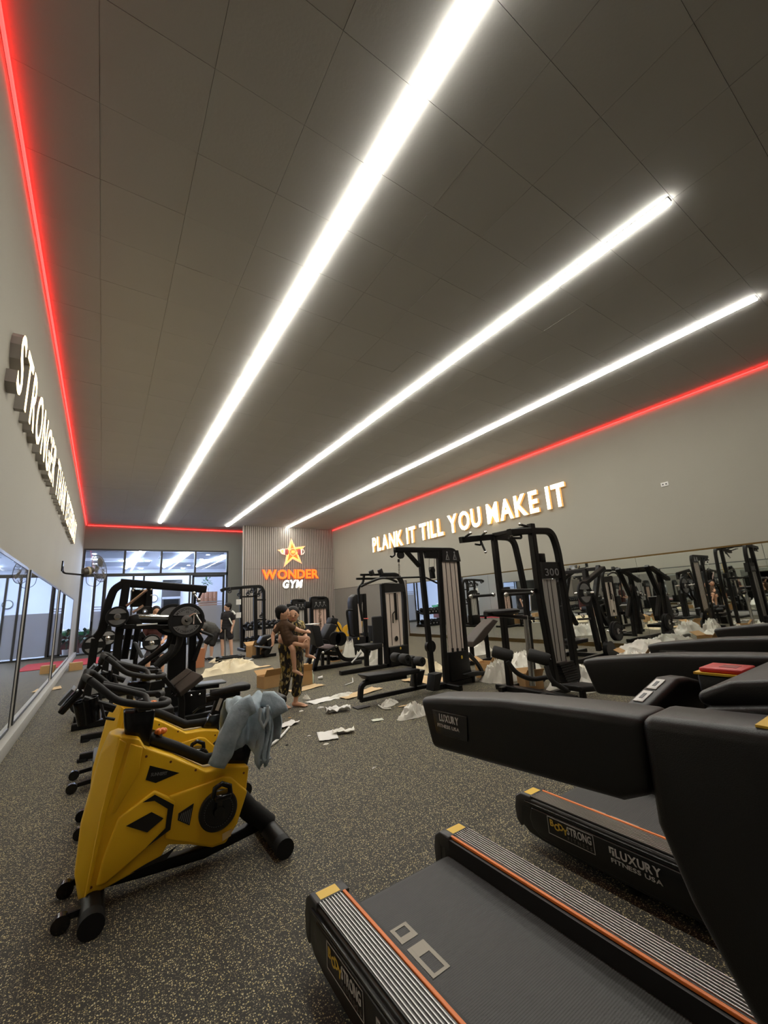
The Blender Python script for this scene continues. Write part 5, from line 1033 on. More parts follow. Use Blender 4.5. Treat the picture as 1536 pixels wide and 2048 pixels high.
# ---- cable rack by the slatted wall ---------------------------------------------------
YK = 16.5
def qk(u, v, dy=0): return cM(u, v, Y=YK)+Vector((0, dy, 0))
t = thing('cable_rack', (4.6, YK, 0), 'tall black cable rack with hanging grips beside the slatted wall', 'gym machine')
for u in (262, 384): MB().bar([qk(u, 575), (qk(u+8, 1080).x, YK, .02)], .14 if u > 300 else .10, .12, up=UPY).build('upright', BLK, t)
MB().bar(fillet([qk(92,605), qk(120,590), qk(300,572), qk(435,566), qk(458,610), Vector((qk(462,1000).x, YK, .02))], .25, 6), .12, .12, up=UPY).build('arch', BLK, t)
for a, b in (((265,656),(385,652)), ((395,682),(475,680)), ((395,852),(480,850)), ((300,1015),(385,1010))): MB().bar([qk(*a), qk(*b)], .06, .06, up=UPY).build('cross_bar', BLK, t)
for k, (u, v) in enumerate(((160,610),(240,638),(315,632),(345,610),(375,625),(405,640),(430,820),(420,612))):
    MB().lathe(qk(u, v, -.12), (0,1,0), [(-.02,.04),(-.02,.075),(.02,.075),(.02,.04)], 14, closed=True).build('pulley', BLK2, t, smooth=40); MB().bar([qk(u, v, -.1), qk(u+10, v-30, -.05)], .05, .05, up=UPY).build('hook', BLK, t)
for u in (262, 392, 462): MB().bar([(qk(u,1080).x, YK-.7, .05), (qk(u,1080).x, YK+.3, .05)], .10, .10).build('foot', BLK, t)
MB().bar([(qk(262,1080).x, YK+.1, .05), (qk(462,1080).x, YK+.1, .05)], .10, .10).build('foot', BLK, t)
for v in (700, 812): MB().box(*(lambda p: (p.x-.09, p.x+.09, YK-.07, YK-.065, p.z-.1, p.z+.1))(qk(240, v))).build('paper_tag', PAPER, t)
# dumbbell rack and dumbbells
YD = 18.2
def qd(u, v, dy=0): return cM(u, v, Y=YD)+Vector((0, dy, 0))
a, b = qd(290, 925), qd(590, 905); zs = (a.z+b.z)/2-.03
t = thing('dumbbell_rack', ((a.x+b.x)/2, YD, 0), 'two tier black dumbbell rack in front of the slatted wall', 'rack')
for z in (zs, zs-.62): MB().prism([(a.x, YD-.28, z-.05), (a.x, YD+.28, z+.08), (a.x, YD+.28, z+.12), (a.x, YD-.28, z)], (b.x-a.x+.6, 0, 0)).build('shelf', BLK, t)
for x in (a.x+.05, b.x+.5): MB().bar([(x, YD+.3, 0), (x, YD+.22, zs+.2)], .10, .12).build('side_post', BLK, t); MB().bar([(x, YD-.45, .04), (x, YD+.4, .04)], .10, .08).build('foot', BLK, t)
k = 0
for row, z in enumerate((zs, zs-.62)):
    for i in range(8):
        x = a.x+.2+i*(b.x-a.x+.2)/7.5; r = .105+.012*(i % 3)*.5
        o = thing('dumbbell', (x, YD, z+.04), 'black round dumbbell on the '+('upper' if row == 0 else 'lower')+' tier of the rack', 'dumbbell', 'dumbbells on the '+('upper' if row == 0 else 'lower')+' tier')
        for y0, y1 in ((-.25, -.08), (.08, .25)): MB().lathe((x, YD+y0, z+.045+r+y0*.22), (0,1,.22), [(0,0),(0,r*.9),(.02,r),(y1-y0-.02,r),(y1-y0,r*.9),(y1-y0,0)], 16).build('head', RUB, o, smooth=40)
        MB().cyl((x, YD-.1, z+.045+r-.022), (x, YD+.1, z+.045+r+.022), .018, 8).build('handle', CHR, o); MB().cyl((x, YD-.253, z+.045+r-.056), (x, YD-.249, z+.045+r-.056), r*.45, 12).build('end_disc', PIC, o)
# black hip thrust machine in front of the rack
Yh = 13.4
def qh(u, v, dy=0): return cM(u, v, Y=Yh)+Vector((0, dy, 0))
t = thing('hip_thrust_machine', (4.1, Yh, 0), 'low black rounded machine with a flat pad in front of the dumbbells', 'gym machine')
MB().prism([qh(u, v, -.2) for u, v in ((405,1050),(440,990),(500,975),(540,1020),(500,1130),(455,1172),(445,1120),(480,1080),(470,1040),(425,1075))], (0,.4,0)).build('shell', BLK, t, bevel=.03)
pad('flat_pad', t, [qh(395,1085,-.25), qh(400,1072,-.25), qh(500,1078,-.25), qh(495,1098,-.25)], (0,.5,0), PADG, .02); MB().bar([qh(460,1020,-.3), qh(560,960,-.3)], .04, .04, up=UPY).build('rail', CHR, t)
x0, x1 = qh(360,1150).x, qh(560,1120).x; MB().bar([(x0, Yh, .05), (x1, Yh, .05)], .12, .09).build('base_beam', BLK, t); MB().bar([qh(460,1150), (qh(460,1170).x, Yh, .05)], .12, .12).build('leg', BLK, t); MB().bar([qh(410,1085), (qh(410,1150).x, Yh, .05)], .1, .1).build('leg', BLK, t)
# low trolley by the standing man
Yt = 13.2
t = thing('equipment_dolly', (2.95, Yt, 0), 'low steel dolly on small wheels beside the standing man', 'dolly')
a, b = cM(75,1160,Y=Yt), cM(290,1170,Y=Yt); MB().bar([(a.x, Yt, .14), (b.x, Yt-.1, .14)], .08, .06).build('rail', BLK2, t); MB().bar([(a.x, Yt+.4, .14), (b.x, Yt+.3, .14)], .08, .06).build('rail', BLK2, t)
for x, y in ((a.x+.05, Yt), (b.x-.05, Yt-.1), (a.x+.05, Yt+.4), (b.x-.05, Yt+.3)): MB().lathe((x, y-.025, .055), (0,1,0), [(0,.01),(0,.055),(.05,.055),(.05,.01)], 14).build('wheel', RUB, t, smooth=40); MB().box(x-.04, x+.04, y-.03, y+.03, .09, .14).build('wheel_fork', STEEL, t)
for x in (a.x+.1, b.x-.1): MB().bar([(x, Yt-.05, .15), (x, Yt+.38, .15)], .06, .05).build('crossbar', BLK2, t)
MB().tube([(b.x-.5, Yt+.2, .17), (b.x-.52, Yt+.2, .95)], .018, 8).build('push_handle', STEEL, t)
# yellow discs and red bench near the grey slats
p = cM(1190,960,Y=17); 
for i, (u, v, r) in enumerate(((1060,930,.36), (1190,955,.36), (1285,930,.36))):
    p = cM(u, v, Y=17.5); plate((p.x, 17.5, p.z), (-.3,-.9,0), r, ['yellow bumper plate on the bench rack behind the tilted pads', 'yellow bumper plate on the bench rack beside the looped handle', 'yellow bumper plate on the bench rack behind the pec fly machine'][i], colour=mat('yellow_rubber', (.75,.42,.02), .5), m_in=mat('yellow_rubber'), group='yellow bumper plates')
a, b = cM(1020,985,Y=17.6), cM(1180,985,Y=17.6); t = thing('bench_rack', ((a.x+b.x)/2, 17.8, 0), 'red padded bench rack holding yellow plates near the grey slats', 'bench')
MB().box(a.x, b.x+.1, 17.62, 17.95, a.z-.12, a.z).build('bench_pad', REDP, t, bevel=.03); MB().bar([(a.x-.3, 17.75, cM(1060,945,Y=17.6).z), (b.x+.8, 17.75, cM(1060,945,Y=17.6).z)], .07, .07).build('bar_rest', BLK, t)
for x in (a.x, b.x, b.x+.7): MB().bar([(x, 17.8, 0), (x, 17.8, a.z+.35)], .09, .09).build('post', BLK, t)
# wall fan on its bracket
t = thing('wall_fan', (XL, 12.85, 2.75), 'wall mounted fan on a curved black bracket arm', 'fan')
a = Vector((XL, 12.85, 2.80)); h = Vector((-.42, 13.1, 2.72))
MB().box(XL, XL+.03, 12.78, 12.92, 2.7, 2.95).build('wall_plate', BLK, t); MB().tube(fillet([a+Vector((.02,0,.02)), Vector((XL+.03, 12.9, 2.66)), Vector((-.45, 13.1, 2.62)), h], .1, 5), .022, 10).build('bracket_arm', BLK, t, smooth=60)
ax = Vector((.75, .35, .22)).normalized(); MB().lathe(h-ax*.1, ax, [(0,.03),(.02,.09),(.2,.10),(.26,.06),(.28,.02)], 16).build('motor', mat('fan_motor', (.06,.05,.04), .4), t, smooth=40); MB().lathe(h+ax*.02, ax, [(0,.105),(.05,.108),(.05,.10)], 16).build('motor_band', mat('cream_plastic', (.55,.5,.36), .5), t, smooth=40)
hub = h+ax*.30; N = Vector((0,0,1)); N = (N-ax*N.dot(ax)).normalized(); B = ax.cross(N); GR = mat('fan_guard_wire', (.30,.31,.33), .35, metal=.6)
for k in range(3):
    bl = MB(); P = []
    for f in range(9):
        a_ = k*2*math.pi/3+f*.11; r0, r1 = .05, .30*(.75+.25*math.sin(math.pi*f/8)); P.append((hub+(N*math.cos(a_)+B*math.sin(a_))*r0+ax*(f*.006), hub+(N*math.cos(a_)+B*math.sin(a_))*r1+ax*(f*.006)))
    for (p, q), (p2, q2_) in zip(P[:-1], P[1:]): bl.add([p, q, q2_, p2], [(0,1,2,3)])
    bl.build('blade', mat('fan_blade', (.35,.36,.38), .4), t).modifiers.new('thick', 'SOLIDIFY').thickness = .004
for off, rr in ((-.05, 1), (.08, 1)):
    g_ = MB(); g_.tube([hub+ax*.0+(N*math.cos(a_)+B*math.sin(a_))*.36 for a_ in [2*math.pi*k/36 for k in range(37)]], .008, 6); g_.build('guard_ring', GR, t)
    for k in range(30):
        a_ = 2*math.pi*k/30; d_ = N*math.cos(a_)+B*math.sin(a_); MB().tube([hub+ax*off*1.2+d_*.04, hub+ax*off+d_*.22, hub+d_*.36], .0035, 4).build('guard_wire', GR, t)
MB().tube(fillet([h+Vector((0,0,-.08)), h+Vector((.02,0,-.35)), h+Vector((.25,0,-.42)), h+Vector((.35,0,-.2))], .15, 6), .006, 6).build('pull_cord', BLK, t)
# =================================================================== PEOPLE
def blob(chains, balls=(), voxel=.012, smooth=6):
    """one continuous surface grown round limb chains [(point, radius), ...] and ellipsoids"""
    m = MB()
    for ch in chains:
        for (p, r), (q, s) in zip(ch[:-1], ch[1:]):
            p, q = Vector(p), Vector(q); n = max(2, int((q-p).length/(min(r, s)*.5)))
            if n > 40: n = 40
            for i in range(n+1):
                f = i/n; m.ball(p*(1-f)+q*f, r*(1-f)+s*f, seg=10, rings=6)
    for b in balls: m.ball(b[0], b[1], b[2] if len(b) > 2 else (1,1,1), 16, 12, M=b[3] if len(b) > 3 else None)
    me = bpy.data.meshes.new('b'); me.from_pydata([tuple(p) for p in m.v], [], m.f); o = bpy.data.objects.new('b', me); COL.objects.link(o)
    rm = o.modifiers.new('r', 'REMESH'); rm.mode = 'VOXEL'; rm.voxel_size = voxel; sm = o.modifiers.new('s', 'SMOOTH'); sm.iterations = smooth; sm.factor = .5
    bpy.context.view_layer.update(); e = bpy.data.meshes.new_from_object(o.evaluated_get(bpy.context.evaluated_depsgraph_get()))
    r = MB(); r.v = [v.co.copy() for v in e.vertices]; r.f = [list(p.vertices) for p in e.polygons]
    bpy.data.objects.remove(o); bpy.data.meshes.remove(me); bpy.data.meshes.remove(e); return r
def hand_chains(w, d, n, size, curl=.35):
    """palm + five fingers from wrist w along d, palm normal n"""
    w, d, n = Vector(w), Vector(d).normalized(), Vector(n).normalized(); s = d.cross(n).normalized(); out = []
    out.append([(w, .19*size), (w+d*size*.28, .22*size)])
    for k, (off, ln) in enumerate(((-.26, .36), (-.09, .44), (.08, .42), (.24, .33))):
        b = w+d*size*.42+s*off*size; out.append([(w+d*size*.15+s*off*.6*size, .12*size), (b, .105*size), (b+(d*(1-curl*.4)-n*curl*.5)*ln*size*.5, .095*size), (b+(d*(1-curl)-n*curl)*ln*size, .08*size)])
    b = w+d*size*.12-s*.24*size; out.append([(b, .11*size), (b-s*.18*size+d*.14*size, .10*size), (b-s*.24*size+d*.36*size, .085*size)])
    return out
def face(c, f, upv, R, skin, parent, m_eye):
    """f: facing direction. adds eyes, brows and mouth as parts on the head"""
    c, f, upv = Vector(c), Vector(f).normalized(), Vector(upv).normalized(); s = f.cross(upv).normalized()
    for k in (-1, 1):
        e = c+f*R*.86+s*k*R*.34+upv*R*.02; MB().ball(e, R*.12, (1,1,.6), 8, 6).build('eye', m_eye, parent, smooth=60)
        MB().tube([e+upv*R*.22-s*R*.16+f*.0, e+upv*R*.27, e+upv*R*.22+s*R*.16], R*.045, 6).build('eyebrow', HAIR, parent)
    MB().tube([c+f*R*.88-upv*R*.52-s*R*.22, c+f*R*.93-upv*R*.55, c+f*R*.88-upv*R*.52+s*R*.22], R*.07, 6).build('mouth', mat('lips', (.38,.13,.10), .5), parent, smooth=60)
def head_balls(c, f, upv, R):
    c, f, upv = Vector(c), Vector(f).normalized(), Vector(upv).normalized(); s = f.cross(upv).normalized()
    M = Matrix((s, f, upv)).transposed()
    return [(c+upv*R*.15, R, (.86, 1.0, 1.05), M), (c-upv*R*.38+f*R*.12, R*.72, (.88, .95, 1.0), M), (c+f*R*.98-upv*R*.16, R*.15, (.8, 1, 1.3), M), (c+s*R*.86-upv*R*.05, R*.2, (.4,.8,1.2), M), (c-s*R*.86-upv*R*.05, R*.2, (.4,.8,1.2), M)]
def hair_cap(c, f, upv, R, parent, long=0., vox=.014):
    c, f, upv = Vector(c), Vector(f).normalized(), Vector(upv).normalized(); s = f.cross(upv).normalized(); M = Matrix((s, f, upv)).transposed()
    m = blob([], [(c+upv*R*.40-f*R*.20, R*1.08, (.93, 1.0, .90), M), (c-f*R*.48+upv*R*.0, R*.88, (1.02,.72,1.05), M)]+([(c-f*R*.75-upv*R*.25, R*.45)] if long else []), vox, 3)
    m.build('hair', HAIR, parent, smooth=80)
EYE = mat('eye_dark', (.02,.015,.012), .3)
def pattern_nodes(nt, b, N, L):
    tc = N('ShaderNodeTexCoord'); mp = N('ShaderNodeMapping'); mp.inputs['Scale'].default_value = (1, 1, .45); mp.inputs['Rotation'].default_value = (.5, .6, .3); L(tc.outputs['Object'], mp.inputs['Vector'])
    v = N('ShaderNodeTexVoronoi'); v.inputs['Scale'].default_value = 34; n = N('ShaderNodeTexNoise'); n.inputs['Scale'].default_value = 16; n.inputs['Detail'].default_value = 3
    L(mp.outputs[0], v.inputs['Vector']); L(mp.outputs[0], n.inputs['Vector']); sp = N('ShaderNodeSeparateColor'); L(v.outputs['Color'], sp.inputs[0])
    r = N('ShaderNodeValToRGB'); r.color_ramp.interpolation = 'CONSTANT'; E = r.color_ramp.elements; E[0].position = 0; E[0].color = (.012,.010,.008,1); E[1].position = .52; E[1].color = (.30,.22,.05,1)
    for p, c in ((.72, (.46,.38,.20,1)), (.84, (.09,.06,.02,1))): e = E.new(p); e.color = c
    ad = N('ShaderNodeMath'); ad.operation = 'MULTIPLY_ADD'; ad.inputs[1].default_value = .35; L(n.outputs['Fac'], ad.inputs[0]); L(sp.outputs[0], ad.inputs[2]); sb = N('ShaderNodeMath'); sb.operation = 'SUBTRACT'; sb.inputs[1].default_value = .17; L(ad.outputs[0], sb.inputs[0]); L(sb.outputs[0], r.inputs[0]); L(r.outputs[0], b.inputs['Base Color']); b.inputs['Roughness'].default_value = .85
PATT = node_mat('black_yellow_leaf_print', pattern_nodes)
# ---- woman ----
cW = crop(520, 1190, 8.533)
YW = 6.45
def w_(u, v, dy=0): return cW(u, v, Y=YW)+Vector((0, dy, 0))
fl_ = (w_(405,1870).x, w_(600,1870).x)
t = thing('person', (2.55, YW, 0), 'barefoot woman in black and yellow leaf print clothes carrying a child', 'person')
hc = w_(552, 345, -.02); fd = Vector((-.35,-.93,-.05)); up_ = Vector((-.06,0,1)); HR = .108
pel = w_(545, 850, .03); chest = w_(570, 560, .03); neck = w_(560, 455, .02)
shl, shr = w_(700, 520, .04), w_(430, 520, .06)
hipL, hipR = w_(625, 900, .03), w_(455, 900, .03); kL, kR = w_(640, 1310, -.03), w_(445, 1290, -.02)
aL, aR = Vector((w_(600,1790).x, YW-.02, .085)), Vector((w_(410,1790).x, YW+.10, .085))
elR, wrR = w_(285, 770, -.16), w_(555, 835, -.42)
elL, wrL = w_(770, 700, .0), w_(660, 800, -.30)
chains = [[(chest, .125), (w_(555,720,.04), .12), (pel, .14)], [(neck, .05), (hc, .055)], [(shr, .055), (chest, .10), (shl, .055)], [(neck, .05), (chest, .09)],
  [(shr, .052), (elR, .042), (wrR, .029)], [(shl, .052), (elL, .042), (wrL, .029)],
  [(pel, .12), (hipL, .098), (kL, .062), (kL*.55+aL*.45, .052), (aL, .036)], [(pel, .12), (hipR, .098), (kR, .062), (kR*.55+aR*.45, .052), (aR, .036)]]
for a_, fd_ in ((aL, Vector((.62,-.78,0))), (aR, Vector((.25,-.97,0)))):
    chains.append([(a_-fd_*.03+Vector((0,0,-.045)), .036), (a_+fd_*.07+Vector((0,0,-.052)), .034), (a_+fd_*.145+Vector((0,0,-.062)), .026)])
    s_ = Vector((fd_.y, -fd_.x, 0))
    for k in range(5): chains.append([(a_+fd_*.13+s_*(k-2)*.016+Vector((0,0,-.066)), .013), (a_+fd_*(.195-.008*abs(k-1))+s_*(k-2)*.019+Vector((0,0,-.072)), .0105)])
chains += hand_chains(wrR, (.9,-.05,.12), (0,-1,-.2), .15, .5)+hand_chains(wrL, (-.9,-.1,-.1), (0,-1,.1), .15, .6)
body = blob(chains, head_balls(hc, fd, up_, HR), .009, 5).build('body', SKIN, t, smooth=80)
face(hc, fd, up_, HR, SKIN, body, EYE); hair_cap(hc, fd, up_, HR, body, 1.)
sh = blob([[(chest, .155), (w_(555,700,.04), .150), (w_(545,880,.03), .165)], [(shr, .085), (chest, .13), (shl, .085)], [(shl, .085), (shl*.45+elL*.55, .075)], [(shr, .085), (shr*.45+elR*.55, .072)]], (), .013, 5); sh.build('blouse', PATT, body, smooth=80)
pt = blob([[(pel, .155), (hipL, .125), (kL, .090), (kL*.30+aL*.70, .082)], [(pel, .155), (hipR, .125), (kR, .090), (kR*.30+aR*.70, .082)], [(hipL, .13), (hipR, .13)]], (), .013, 4); pt.build('trousers', PATT, body, smooth=80)
# ---- child on her arm ----
YC = 6.20
def c_(u, v, dy=0): return cW(u, v, Y=YC)+Vector((0, dy, 0))
t = thing('person', c_(470, 800), 'small child in a brown shirt carried on the arm of the woman', 'person')
hc = c_(392, 320, .0); fd = Vector((.80,-.55,-.1)); up_ = Vector((.08,0,1)); HR = .100
tor = [c_(405, 500, .0), c_(440, 640), c_(490, 770)]
kn1, an1 = c_(535, 930, -.06), c_(575, 1270, -.04); kn2, an2 = c_(765, 745, -.10), c_(800, 1010, -.02)
chains = [[(tor[0], .06), (tor[1], .068), (tor[2], .074)], [(tor[0], .05), (c_(400,430), .042), (hc, .05)],
  [(c_(480,520,-.04), .040), (c_(620,605,-.12), .031), (c_(730,630,-.13), .024)], [(c_(300,540,.03), .040), (c_(240,690,.05), .032), (c_(222,800,.0), .024)],
  [(tor[2], .065), (kn1, .046), (kn1*.6+an1*.4, .042), (an1, .027)], [(tor[2]+Vector((.05,0,0)), .062), (kn2, .044), (kn2*.6+an2*.4, .039), (an2, .026)]]
for a_, d_ in ((an1, Vector((.75,-.5,-.45))), (an2, Vector((.85,-.4,-.3)))):
    d_ = d_.normalized(); chains.append([(a_-d_*.015+Vector((0,0,-.02)), .028), (a_+d_*.07+Vector((0,0,-.02)), .025), (a_+d_*.105+Vector((0,0,-.025)), .018)])
    s_ = d_.cross(Vector((0,0,1))).normalized()
    for k in range(5): chains.append([(a_+d_*.10+s_*(k-2)*.011+Vector((0,0,-.024)), .010), (a_+d_*.128+s_*(k-2)*.013+Vector((0,0,-.028)), .008)])
chains += hand_chains(c_(730,630,-.13), (.95,-.1,.05), (0,-.6,.8), .10, .3)+hand_chains(c_(222,800,.0), (-.1,-.1,-1), (1,0,0), .10, .5)
body = blob(chains, head_balls(hc, fd, up_, HR), .007, 4).build('body', SKIN, t, smooth=80); face(hc, fd, up_, HR, SKIN, body, EYE); hair_cap(hc, fd, up_, HR, body)
BRN = mat('brown_child_shirt', (.085,.045,.022), .85, vary=(14,.6)); blob([[(tor[0], .082), (tor[1], .090), (tor[2], .098)], [(c_(315,540,.03), .050), (tor[0], .075), (c_(475,520,-.04), .050)], [(c_(475,520,-.04), .050), (c_(545,560,-.08), .044)], [(c_(315,540,.03), .050), (c_(275,620,.04), .044)], [(tor[2], .092), (tor[2]*.66+kn2*.34, .066)], [(tor[2], .092), (tor[2]*.6+kn1*.4, .062)]], (), .010, 5).build('shirt', BRN, body, smooth=80)
# ---- standing man, seen from the side ----
cN = crop(360, 1190, 12.8)
YN_ = 14.3
def n_(u, v, dy=0): return cN(u, v, Y=YN_)+Vector((0, dy, 0))
def legs(chains, hip, knee, ank, fd_, foot=True):
    chains.append([(hip, .095), (knee, .062), (knee*.6+ank*.4, .056), (ank, .038)])
    chains.append([(ank+Vector((0,0,-.03))-fd_*.03, .04), (ank+fd_*.16+Vector((0,0,-.045)), .032)])
t = thing('person', (3.35, YN_, 0), 'man standing sideways in a black polo shirt with white stripe and black shorts', 'person')
hc = n_(1215, 318); fd = Vector((-.9,-.35,-.08)); up_ = Vector((0,0,1)); HR = .112
pel, chest = n_(1195, 840), n_(1235, 560); aN, aF = Vector((n_(1320,1400).x, YN_-.05, .08)), Vector((n_(1120,1400).x, YN_+.15, .08))
shN, shF = n_(1320, 490, -.12), n_(1150, 490, .14); elN, wrN = n_(1350, 690, -.14), n_(1290, 890, -.16); elF, wrF = n_(1090, 680, .1), n_(1070, 860, .02)
chains = [[(chest, .14), (pel, .145)], [(chest, .1), (n_(1240,430), .055), (hc, .06)], [(shN, .06), (chest, .11), (shF, .06)], [(shN, .058), (elN, .045), (wrN, .032)], [(shF, .058), (elF, .045), (wrF, .032)]]
legs(chains, n_(1245,880,-.06), n_(1285,1150,-.06), aN, Vector((-.6,-.8,0))); legs(chains, n_(1150,880,.08), n_(1100,1150,.1), aF, Vector((-.8,-.5,0)))
chains += hand_chains(wrN, (-.15,-.1,-1), (-1,0,0), .17, .4)+hand_chains(wrF, (-.1,-.1,-1), (1,0,0), .17, .4)
body = blob(chains, head_balls(hc, fd, up_, HR), .012, 4).build('body', SKIN2, t, smooth=80); face(hc, fd, up_, HR, SKIN2, body, EYE); hair_cap(hc, fd, up_, HR*1.04, body)
BTS = mat('black_polo', (.012,.011,.014), .85); so_ = blob([[(chest, .172), (pel, .172)], [(shN, .09), (chest, .14), (shF, .09)], [(shN, .09), (shN*.45+elN*.55, .076)], [(shF, .09), (shF*.45+elF*.55, .076)], [(chest, .1), (n_(1240,440), .075)]], (), .014, 4).build('polo_shirt', BTS, body, smooth=80)
blob([[(pel, .165), (n_(1245,900,-.06), .125), (n_(1275,1060,-.06), .115)], [(pel, .165), (n_(1150,900,.08), .125), (n_(1112,1060,.1), .115)]], (), .014, 4).build('shorts', mat('black_shorts', (.014,.013,.018), .8), body, smooth=80)
MB().tube([n_(1220,590,-.19), n_(1260,680,-.21), n_(1300,750,-.205)], .022, 8).build('white_stripe', WHT, so_, smooth=60); MB().tube([n_(1300,415,-.14), n_(1345,455,-.17), n_(1370,500,-.19)], .035, 8).build('white_stripe', WHT, so_, smooth=60)
# ---- man bending over ----
YQ = 14.6
def b_(u, v, dy=0): return cN(u, v, Y=YQ)+Vector((0, dy, 0))
t = thing('person', (3.05, YQ, 0), 'man in a grey shirt bending down over a machine', 'person')
hc = b_(560, 690, -.02); fd = Vector((-.6,-.2,-.75)); up_ = Vector((-.75,0,.62)); HR = .11
pel, chest = b_(890, 960), b_(680, 800); an = Vector((b_(790,1610).x, YQ-.05, .085)); an2 = Vector((b_(640,1600).x, YQ+.2, .085))
sh1, sh2 = b_(600, 790, -.15), b_(620, 780, .16); el1, wr1 = b_(530, 900, -.17), b_(500, 980, -.2); el2, wr2 = b_(560, 930, .16), b_(520, 1020, .1)
chains = [[(chest, .14), (b_(800,850), .15), (pel, .15)], [(chest, .1), (b_(610,730), .055), (hc, .06)], [(sh1, .06), (chest, .11), (sh2, .06)], [(sh1, .055), (el1, .044), (wr1, .032)], [(sh2, .055), (el2, .044), (wr2, .032)]]
legs(chains, b_(880,1010,-.09), b_(800,1290,-.08), an, Vector((-.8,-.5,0))); legs(chains, b_(860,1010,.1), b_(680,1270,.12), an2, Vector((-.8,-.5,0)))
chains += hand_chains(wr1, (-.4,-.2,-.9), (1,0,0), .17, .4)+hand_chains(wr2, (-.4,-.2,-.9), (1,0,0), .17, .4)
body = blob(chains, head_balls(hc, fd, up_, HR), .012, 4).build('body', SKIN2, t, smooth=80); face(hc, fd, up_, HR, SKIN2, body, EYE); hair_cap(hc, fd, up_, HR, body)
blob([[(chest, .172), (b_(800,850), .185), (pel, .182)], [(sh1, .085), (chest, .13), (sh2, .085)], [(sh1, .08), (sh1*.6+el1*.4, .072)]], (), .014, 5).build('shirt', mat('grey_shirt', (.075,.075,.07), .9), body, smooth=80)
blob([[(pel, .17), (b_(880,1030,-.09), .13), (b_(815,1240,-.085), .105)], [(pel, .17), (b_(860,1030,.1), .13), (b_(720,1200,.115), .105)]], (), .014, 4).build('shorts', mat('dark_shorts', (.018,.017,.017), .85), body, smooth=80)
MB().ball(an+Vector((-.07,-.05,-.035)), .055, (2.2,1.3,.75)).build('shoe', RUB, body, smooth=60); MB().ball(an2+Vector((-.07,-.05,-.035)), .055, (2.2,1.3,.75)).build('shoe', RUB, body, smooth=60); MB().lathe(an+Vector((0,0,-.03)), (0,0,1), [(0,.045),(.06,.043)], 12).build('sock', WHT, body, smooth=60)
# ---- man sitting behind the machines ----
YS = 12.2
def s_(u, v, dy=0): return cL(u, v, Y=YS)+Vector((0, dy, 0))
t = thing('person', (s_(735,1000).x, YS, 0), 'seated man whose head shows above the machine carriage', 'person')
hc = s_(735, 782); fd = Vector((.05,-1,-.1)); up_ = Vector((0,0,1)); HR = .11
pel = Vector((hc.x, YS+.05, .52)); chest = Vector((hc.x, YS+.03, hc.z-.42)); chains = [[(chest, .14), (pel, .15)], [(chest, .1), (hc+Vector((0,.02,-.16)), .055), (hc, .06)], [(chest+Vector((-.18,0,.06)), .06), (chest, .1), (chest+Vector((.18,0,.06)), .06)]]
for k in (-1, 1):
    sh_, el_, wr_ = chest+Vector((k*.19,0,.06)), chest+Vector((k*.26,-.05,-.22)), chest+Vector((k*.14,-.32,-.32)); chains.append([(sh_, .056), (el_, .045), (wr_, .032)]); chains += hand_chains(wr_, (-k*.3,-.9,-.2), (0,0,1), .16, .5)
    an_ = Vector((hc.x+k*.16, YS-.42, .085)); legs(chains, pel+Vector((k*.09,0,0)), Vector((hc.x+k*.15, YS-.42, .5)), an_, Vector((0,-1,0)))
body = blob(chains, head_balls(hc, fd, up_, HR), .013, 4).build('body', SKIN, t, smooth=80); face(hc, fd, up_, HR, SKIN, body, EYE); hair_cap(hc, fd, up_, HR, body)
blob([[(chest, .172), (pel, .175)], [(chest+Vector((-.18,0,.06)), .085), (chest, .12), (chest+Vector((.18,0,.06)), .085)], [(chest+Vector((-.19,0,.06)), .08), (chest+Vector((-.235,-.03,-.12)), .07)], [(chest+Vector((.19,0,.06)), .08), (chest+Vector((.235,-.03,-.12)), .07)]], (), .015, 4).build('shirt', mat('dark_red_shirt', (.06,.015,.012), .85), body, smooth=80)
blob([[(pel, .165), (pel+Vector((-.1,-.1,0)), .12), (Vector((hc.x-.15, YS-.36, .5)), .09)], [(pel, .165), (pel+Vector((.1,-.1,0)), .12), (Vector((hc.x+.15, YS-.36, .5)), .09)]], (), .015, 4).build('shorts', mat('navy_shorts', (.02,.022,.03), .85), body, smooth=80)
t = thing('flat_bench', (hc.x, YS+.1, 0), 'plain black flat bench under the seated man', 'bench'); MB().box(hc.x-.5, hc.x+.5, YS-.08, YS+.24, .29, .36).build('bench_pad', PAD, t, bevel=.02)
for x in (hc.x-.4, hc.x+.4): MB().bar([(x, YS+.08, .29), (x, YS+.08, .03)], .08, .08).build('leg', BLK, t); MB().bar([(x, YS-.12, .03), (x, YS+.28, .03)], .07, .06).build('foot', BLK, t)
# =================================================================== LITTER AND SMALL THINGS ON THE FLOOR
RN = random.Random(11)
def F(px, py): return PX(px, py, Z=0)
def sheet(name, px, py, w, l, rot, m, label, cat, curl=.01, seed=0, n=10):
    c = F(px, py); r = random.Random(seed); R2 = Matrix.Rotation(rot, 3, 'Z'); rows = []; p1, p2, p3 = r.uniform(0, 6), r.uniform(0, 6), r.uniform(0, 6)
    for i in range(n+1):
        row = []
        for j in range(n+1):
            x, y = (i/n-.5)*w, (j/n-.5)*l; e = max(abs(i/n-.5), abs(j/n-.5))*2
            z = .004+curl*(.5+.5*math.sin(i*.9+p1)*math.cos(j*.8+p2))+curl*.8*max(0, e-.7)*abs(math.sin(i+j+p3))*3; row.append(c+R2 @ Vector((x, y, z)))
        rows.append(row)
    m_ = loft(rows, closed=False); m_.org = Vector(c); o = m_.build(name, m, None, smooth=50); o.modifiers.new('thick', 'SOLIDIFY').thickness = .003; tag(o, label, cat); return o
from mathutils import noise as NZ
